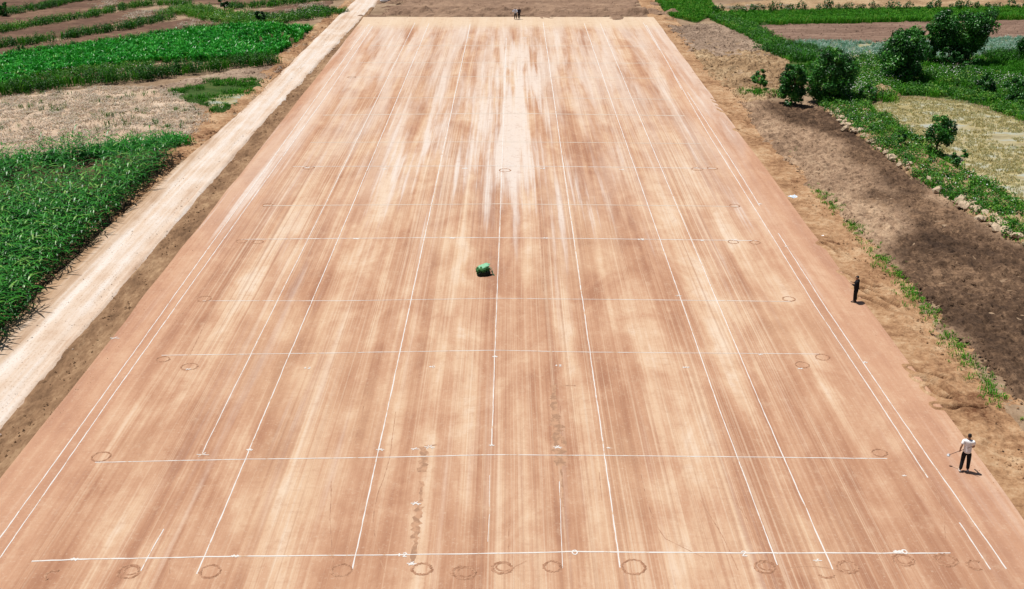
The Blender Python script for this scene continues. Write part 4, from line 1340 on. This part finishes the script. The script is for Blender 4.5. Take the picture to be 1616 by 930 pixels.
def person(label, px, py, heading, pose, shirt, trousers, shoes, hair_mat, height=1.72, cap=None, long_sleeve=False, group=None):
    """heading: turn of the facing direction about z, 0 looks along +Y (away from the camera)"""
    c = g(px, py)
    root = empty('person', (c.x, c.y, 0), heading)
    tag(root, label, 'person', group)
    k = height / 1.72
    root.scale = (k, k, k)
    J = dict(pelvis=(0, 0, .93), spine=(0, .01, 1.12), chest=(0, 0, 1.32), neck=(0, .01, 1.47), jaw=(0, .04, 1.545), head=(0, .03, 1.63), crown=(0, .02, 1.69))
    J.update(pose)
    sides = (('l', -1), ('r', 1))
    J0 = lambda n: Vector(J[n])
    jo, ed, ix = [], [], {}

    def add(n, p, r, par=None):
        ix[n] = len(jo)
        jo.append((*p, r))
        if par: ed.append((ix[par], ix[n]))

    add('pelvis', J0('pelvis'), .085)
    add('spine', J0('spine'), .075, 'pelvis')
    add('chest', J0('chest'), .08, 'spine')
    add('neck', J0('neck'), .052, 'chest')
    add('jaw', J0('jaw'), (.062, .07), 'neck')
    add('head', J0('head'), (.075, .092), 'jaw')
    add('crown', J0('crown'), (.06, .075), 'head')
    hd = J0('head') - J0('jaw')
    add('nose', J0('head') + Vector((0, .105, -.035)), .016, 'head')
    for s, q in sides:
        add(s + 'ear', J0('head') + Vector((q * .088, -.01, -.03)), .02, 'head')
        sh_ = Vector(J.get(s + 'sho', (q * .175, 0, 1.40)))
        el, wr = Vector(J[s + 'elb']), Vector(J[s + 'wri'])
        add(s + 'sho', sh_, .046, 'chest')
        add(s + 'elb', el, .042, s + 'sho')
        add(s + 'wri', wr, .029, s + 'elb')
        fd = (wr - el).normalized()
        side = fd.cross(Vector((0, 0, 1)))
        side = side.normalized() if side.length > .1 else Vector((0, 1, 0))
        if side.y < 0: side = -side
        bend = side.cross(fd).normalized()
        palm = wr + fd * .075
        add(s + 'palm', palm, (.036, .022), s + 'wri')
        for f, (o_, l_) in enumerate(((.030, .068), (.010, .078), (-.010, .074), (-.028, .058))):
            a = palm + side * o_ + fd * .035
            add(s + 'f%d' % f, a, .0095, s + 'palm')
            b = a + fd * l_ * .5 + bend * .010
            add(s + 'g%d' % f, b, .0085, s + 'f%d' % f)
            add(s + 'h%d' % f, b + fd * l_ * .35 + bend * .028, .0075, s + 'g%d' % f)
        t_ = wr + fd * .035 + side * .042
        add(s + 't0', t_, .011, s + 'wri')
        add(s + 't1', t_ + fd * .045 + side * .014 + bend * .012, .009, s + 't0')
        hip = Vector(J.get(s + 'hip', (q * .095, 0, .88)))
        kn, an = Vector(J[s + 'kne']), Vector(J[s + 'ank'])
        add(s + 'hip', hip, .065, 'pelvis')
        add(s + 'kne', kn, .045, s + 'hip')
        add(s + 'cal', kn * .68 + an * .32 + Vector((0, -.01, 0)), .042, s + 'kne')
        add(s + 'ank', an, .034, s + 'cal')
        add(s + 'toe', an + Vector((q * .03, .16, -.055)), .030, s + 'ank')
    skin_obj('body', jo, ed, M['skin'], root)
    # clothes, grown round the same joints
    def cloth(name, items, links, mat):
        names = [i[0] for i in items]
        return skin_obj(name, [(*Vector(i[1]), i[2]) for i in items], [(names.index(a), names.index(b)) for a, b in links], mat, root)
    up = J0('chest') * .35 + J0('neck') * .65
    it = [('h', J0('pelvis') + Vector((0, 0, -.085)), (.178, .145)), ('p', J0('pelvis') + Vector((0, 0, .03)), (.172, .138)), ('s', J0('spine'), (.165, .13)), ('c', J0('chest'), (.19, .145)), ('u', up, (.15, .12)), ('n', J0('neck') + Vector((0, 0, -.01)), .072)]
    ln = [('h', 'p'), ('p', 's'), ('s', 'c'), ('c', 'u'), ('u', 'n')]
    for s, q in sides:
        sh_ = Vector(J.get(s + 'sho', (q * .175, 0, 1.40)))
        el, wr = Vector(J[s + 'elb']), Vector(J[s + 'wri'])
        it.append((s + 'a', sh_, .088))
        ln.append(('u', s + 'a'))
        if long_sleeve:
            it += [(s + 'b', el, .068), (s + 'd', el * .1 + wr * .9, .052)]
            ln += [(s + 'a', s + 'b'), (s + 'b', s + 'd')]
        else:
            it.append((s + 'b', sh_ * .35 + el * .65, .072))
            ln.append((s + 'a', s + 'b'))
    cloth('shirt', it, ln, shirt)
    it = [('p', J0('pelvis') + Vector((0, 0, .0)), .10)]
    ln = []
    for s, q in sides:
        hip = Vector(J.get(s + 'hip', (q * .095, 0, .88)))
        kn, an = Vector(J[s + 'kne']), Vector(J[s + 'ank'])
        it += [(s + 'h', hip + Vector((0, 0, -.06)), .112), (s + 'k', kn, .086), (s + 'c', kn * .5 + an * .5, .078), (s + 'a', an + (kn - an) * .06, .068)]
        ln += [('p', s + 'h'), (s + 'h', s + 'k'), (s + 'k', s + 'c'), (s + 'c', s + 'a')]
    cloth('trousers', it, ln, trousers)
    for s, q in sides:
        an = Vector(J[s + 'ank'])
        cloth('shoe', [('a', an + Vector((0, -.05, -.035)), .042), ('b', an + Vector((q * .01, .06, -.045)), .046), ('c', an + Vector((q * .03, .17, -.052)), .036)], [('a', 'b'), ('b', 'c')], shoes)
    h = J0('head')
    it = [('a', h + Vector((0, -.055, -.07)), (.062, .045)), ('b', h + Vector((0, -.035, .01)), (.086, .085)), ('c', h + Vector((0, .0, .062)), (.076, .088)), ('d', h + Vector((0, .02, .092)), (.05, .06))]
    cloth('hair', it, [('a', 'b'), ('b', 'c'), ('c', 'd')], hair_mat)
    if cap:
        cloth('cap', [('b', h + Vector((0, -.02, .055)), (.095, .10)), ('c', h + Vector((0, .0, .105)), (.07, .08)), ('d', h + Vector((0, .13, .06)), (.06, .018))], [('b', 'c'), ('b', 'd')], cap)
    for q in (-1, 1):
        bm = bmesh.new()
        bmesh.ops.create_icosphere(bm, subdivisions=1, radius=.012)
        e = bm_obj('eye', bm, M['hair'], root)
        e.location = h + Vector((q * .032, .088, -.005))
    return root


walk = dict(lelb=(-.26, -.10, 1.14), lwri=(-.27, .02, .93), relb=(.23, .05, 1.15), rwri=(.17, .22, 1.02), lkne=(-.11, .05, .49), lank=(-.16, -.12, .10), rkne=(.12, .05, .48), rank=(.13, .02, .085))
stand = dict(lelb=(-.25, -.03, 1.13), lwri=(-.20, .14, .97), relb=(.25, -.03, 1.13), rwri=(.20, .14, .97), lkne=(-.10, .02, .48), lank=(-.10, 0, .085), rkne=(.10, .02, .48), rank=(.11, -.02, .085))
look = dict(lelb=(-.24, .02, 1.14), lwri=(-.10, .22, 1.20), relb=(.24, .02, 1.14), rwri=(.10, .22, 1.22), lkne=(-.07, .02, .48), lank=(-.06, .02, .085), rkne=(.07, .02, .48), rank=(.06, -.02, .085))
lean_ = dict(chest=(0, .10, 1.30), neck=(0, .18, 1.42), jaw=(0, .24, 1.47), head=(0, .27, 1.55), crown=(0, .28, 1.61), lsho=(-.175, .12, 1.37), rsho=(.175, .12, 1.37), lelb=(-.36, .20, 1.17), lwri=(-.24, .36, 1.05), relb=(.36, .20, 1.17), rwri=(.24, .36, 1.05),
             lkne=(-.12, .03, .48), lank=(-.13, 0, .085), rkne=(.12, .03, .48), rank=(.13, 0, .085))
p1 = person('person in white shirt and black trousers walking along the right runway edge', 1521, 744, math.radians(-18), walk, M['white_cloth'], M['black_cloth'], M['shoe'], M['hair'], 1.74)
p2 = person('person all in black standing at the right runway edge beside the bank', 1349, 477, math.radians(60), look, M['black_cloth'], M['black_cloth'], M['dark_shoe'], M['hair'], 1.56, long_sleeve=True)
p2.scale = (p2.scale.x * 1.22, p2.scale.y * 1.22, p2.scale.z)
person('person in pale blue shirt, left of the pair at the far runway end', 813.5, 30.6, math.radians(165), lean_, M['blue_cloth'], M['black_cloth'], M['dark_shoe'], M['hair'], 1.6, long_sleeve=True)
person('person in dark navy top, right of the pair at the far runway end', 819, 30.7, math.radians(190), stand, M['navy_cloth'], M['black_cloth'], M['dark_shoe'], M['hair'], 1.6, long_sleeve=True)

# the long pole that the walking person carries
bpy.context.view_layer.update()
hand = p1.matrix_world @ Vector((-.275, .05, .87))
tool = empty('long_handled_tool', hand)
tag(tool, 'thin pole with a pale grey head carried by the person in white', 'hand tool')
b = Vector((.34, -.40, .46))
a = b * -.8
bm = bmesh.new()
tube(bm, [a, (0, 0, 0), b], [.012, .013, .012], 7)
bm_obj('pole', bm, M['wood'], tool)
bm = bmesh.new()
d = (a - Vector((0, 0, 0))).normalized()
bmesh.ops.create_cone(bm, cap_ends=True, segments=14, radius1=.07, radius2=.06, depth=.025)
bmesh.ops.bevel(bm, geom=list(bm.edges), offset=.004, segments=1)
o = bm_obj('head', bm, M['metal'], tool, False)
o.location = a + d * .03
o.rotation_euler = (.5, -.5, 0)


# ------------------------------------------------------------------ bag and litter
def build_bag():
    c = g(763, 434)
    root = empty('canvas_bag', (c.x, c.y, 0), math.radians(14))
    root.scale = (1.16, 1.16, 1.15)
    tag(root, 'bulky dark green bundle with pale mint top and straps on the runway', 'bag')

    def lump(name, sx, sy, sz, loc, mat, seed, rot=(0, 0, 0), n=5, amp=.03, power=4.0):
        bm = bmesh.new()
        bmesh.ops.create_cube(bm, size=2)
        bmesh.ops.subdivide_edges(bm, edges=bm.edges[:], cuts=n, use_grid_fill=True)
        rr = random.Random(seed)
        for v in bm.verts:
            p = v.co
            l = (abs(p.x) ** power + abs(p.y) ** power + abs(p.z) ** power) ** (1 / power)
            p = p / l
            k = 1 + amp * math.sin(p.x * 5 + seed) * math.cos(p.y * 6) + amp * math.sin(p.x * 11 + p.z * 9 + seed) + amp * .6 * rr.uniform(-1, 1)
            v.co = Vector((p.x * sx * k, p.y * sy * k, p.z * sz * k))
        o = bm_obj(name, bm, mat, root)
        o.location = loc
        o.rotation_euler = rot
        return o
    lump('base', .33, .26, .13, (0, 0, .125), M['dark_cloth'], 1, (0, 0, .05), n=9, amp=.07)
    lump('body', .34, .25, .17, (-.02, .03, .27), M['green_cloth'], 2, (.05, -.10, .05), n=9, amp=.10, power=2.8)
    lump('top_flap', .31, .20, .045, (.02, .07, .44), M['mint_cloth'], 3, (.16, -.30, .05), n=9, amp=.09, power=3.0)
    for k, (z0, y0, m) in enumerate(((.42, -.10, 'mint_cloth'), (.30, .02, 'green_cloth'))):
        bm = bmesh.new()
        pts = [(.20, y0, z0), (.36, y0 - .02, z0 - .02), (.43, y0 - .05, z0 - .18), (.46 + .03 * k, y0 - .08, .03), (.52, y0 - .16, .015)]
        tube(bm, pts, [.022] * 5, 6)
        bm_obj('strap', bm, M[m], root)


build_bag()


def scrap(name, label, cat, px, py, w_, d_, h_, seed, mat):
    c = g(px, py)
    n = 9
    u = np.linspace(-.5, .5, n)
    X, Y = np.meshgrid(u, u)
    Z = .02 + h_ * (fbm(X * 3 + seed, Y * 3, .8, seed, 3) * .5 + .5) * (1 - (2 * X) ** 4 * .6)
    V = np.stack([X.ravel() * w_ * (1 + .2 * vn(Y.ravel() * 4, X.ravel() * 4, seed)), Y.ravel() * d_, Z.ravel()], 1)
    i = np.arange(n * n).reshape(n, n)
    Q = np.stack([i[:-1, :-1].ravel(), i[:-1, 1:].ravel(), i[1:, 1:].ravel(), i[1:, :-1].ravel()], 1)
    o = link(name, quads_mesh(name, V, Q, None, False), mat)
    sm = o.modifiers.new('thickness', 'SOLIDIFY')
    sm.thickness = .006
    o.location = (c.x, c.y, -.05)
    o.scale = (1.5, 2.2, 1.5)
    o.rotation_euler[2] = seed * .7
    return tag(o, label, cat)


scrap('plastic_sheet', 'crumpled pale blue plastic scrap on the right runway bank', 'litter', 1251, 311, .34, .2, .10, 3, M['litter'])
scrap('plastic_sheet', 'small white scrap further down the right runway bank', 'litter', 1302, 372, .3, .08, .05, 5, M['white_cloth'])


def sack(label, px, py, rz, mat, s=1.0):
    c = g(px, py)
    bm = bmesh.new()
    bmesh.ops.create_uvsphere(bm, u_segments=14, v_segments=8, radius=1)
    rr = random.Random(px)
    for v in bm.verts:
        p = v.co
        k = 1 + .08 * math.sin(p.x * 7) * math.cos(p.y * 5) + rr.uniform(-.03, .03)
        f = 1 - .55 * max(0, abs(p.x) - .6)
        v.co = Vector((p.x * .42 * k, math.copysign(abs(p.y) ** .7, p.y) * .24 * f * k, math.copysign(abs(p.z) ** .7, p.z) * .16 * k + .14))
    o = bm_obj('sack', bm, mat)
    o.location = (c.x, c.y, -.05)
    o.rotation_euler[2] = rz
    o.scale = (s, s, s)
    tag(o, label, 'sack')


sack('white sack lying at the top left corner of the far end', 606, 2.5, .3, M['white_cloth'], 1.5)
sack('pale blue sack behind the white one at the far end', 612, 0.5, 1.2, M['litter'], 1.5)
print('objects', len(bpy.data.objects))
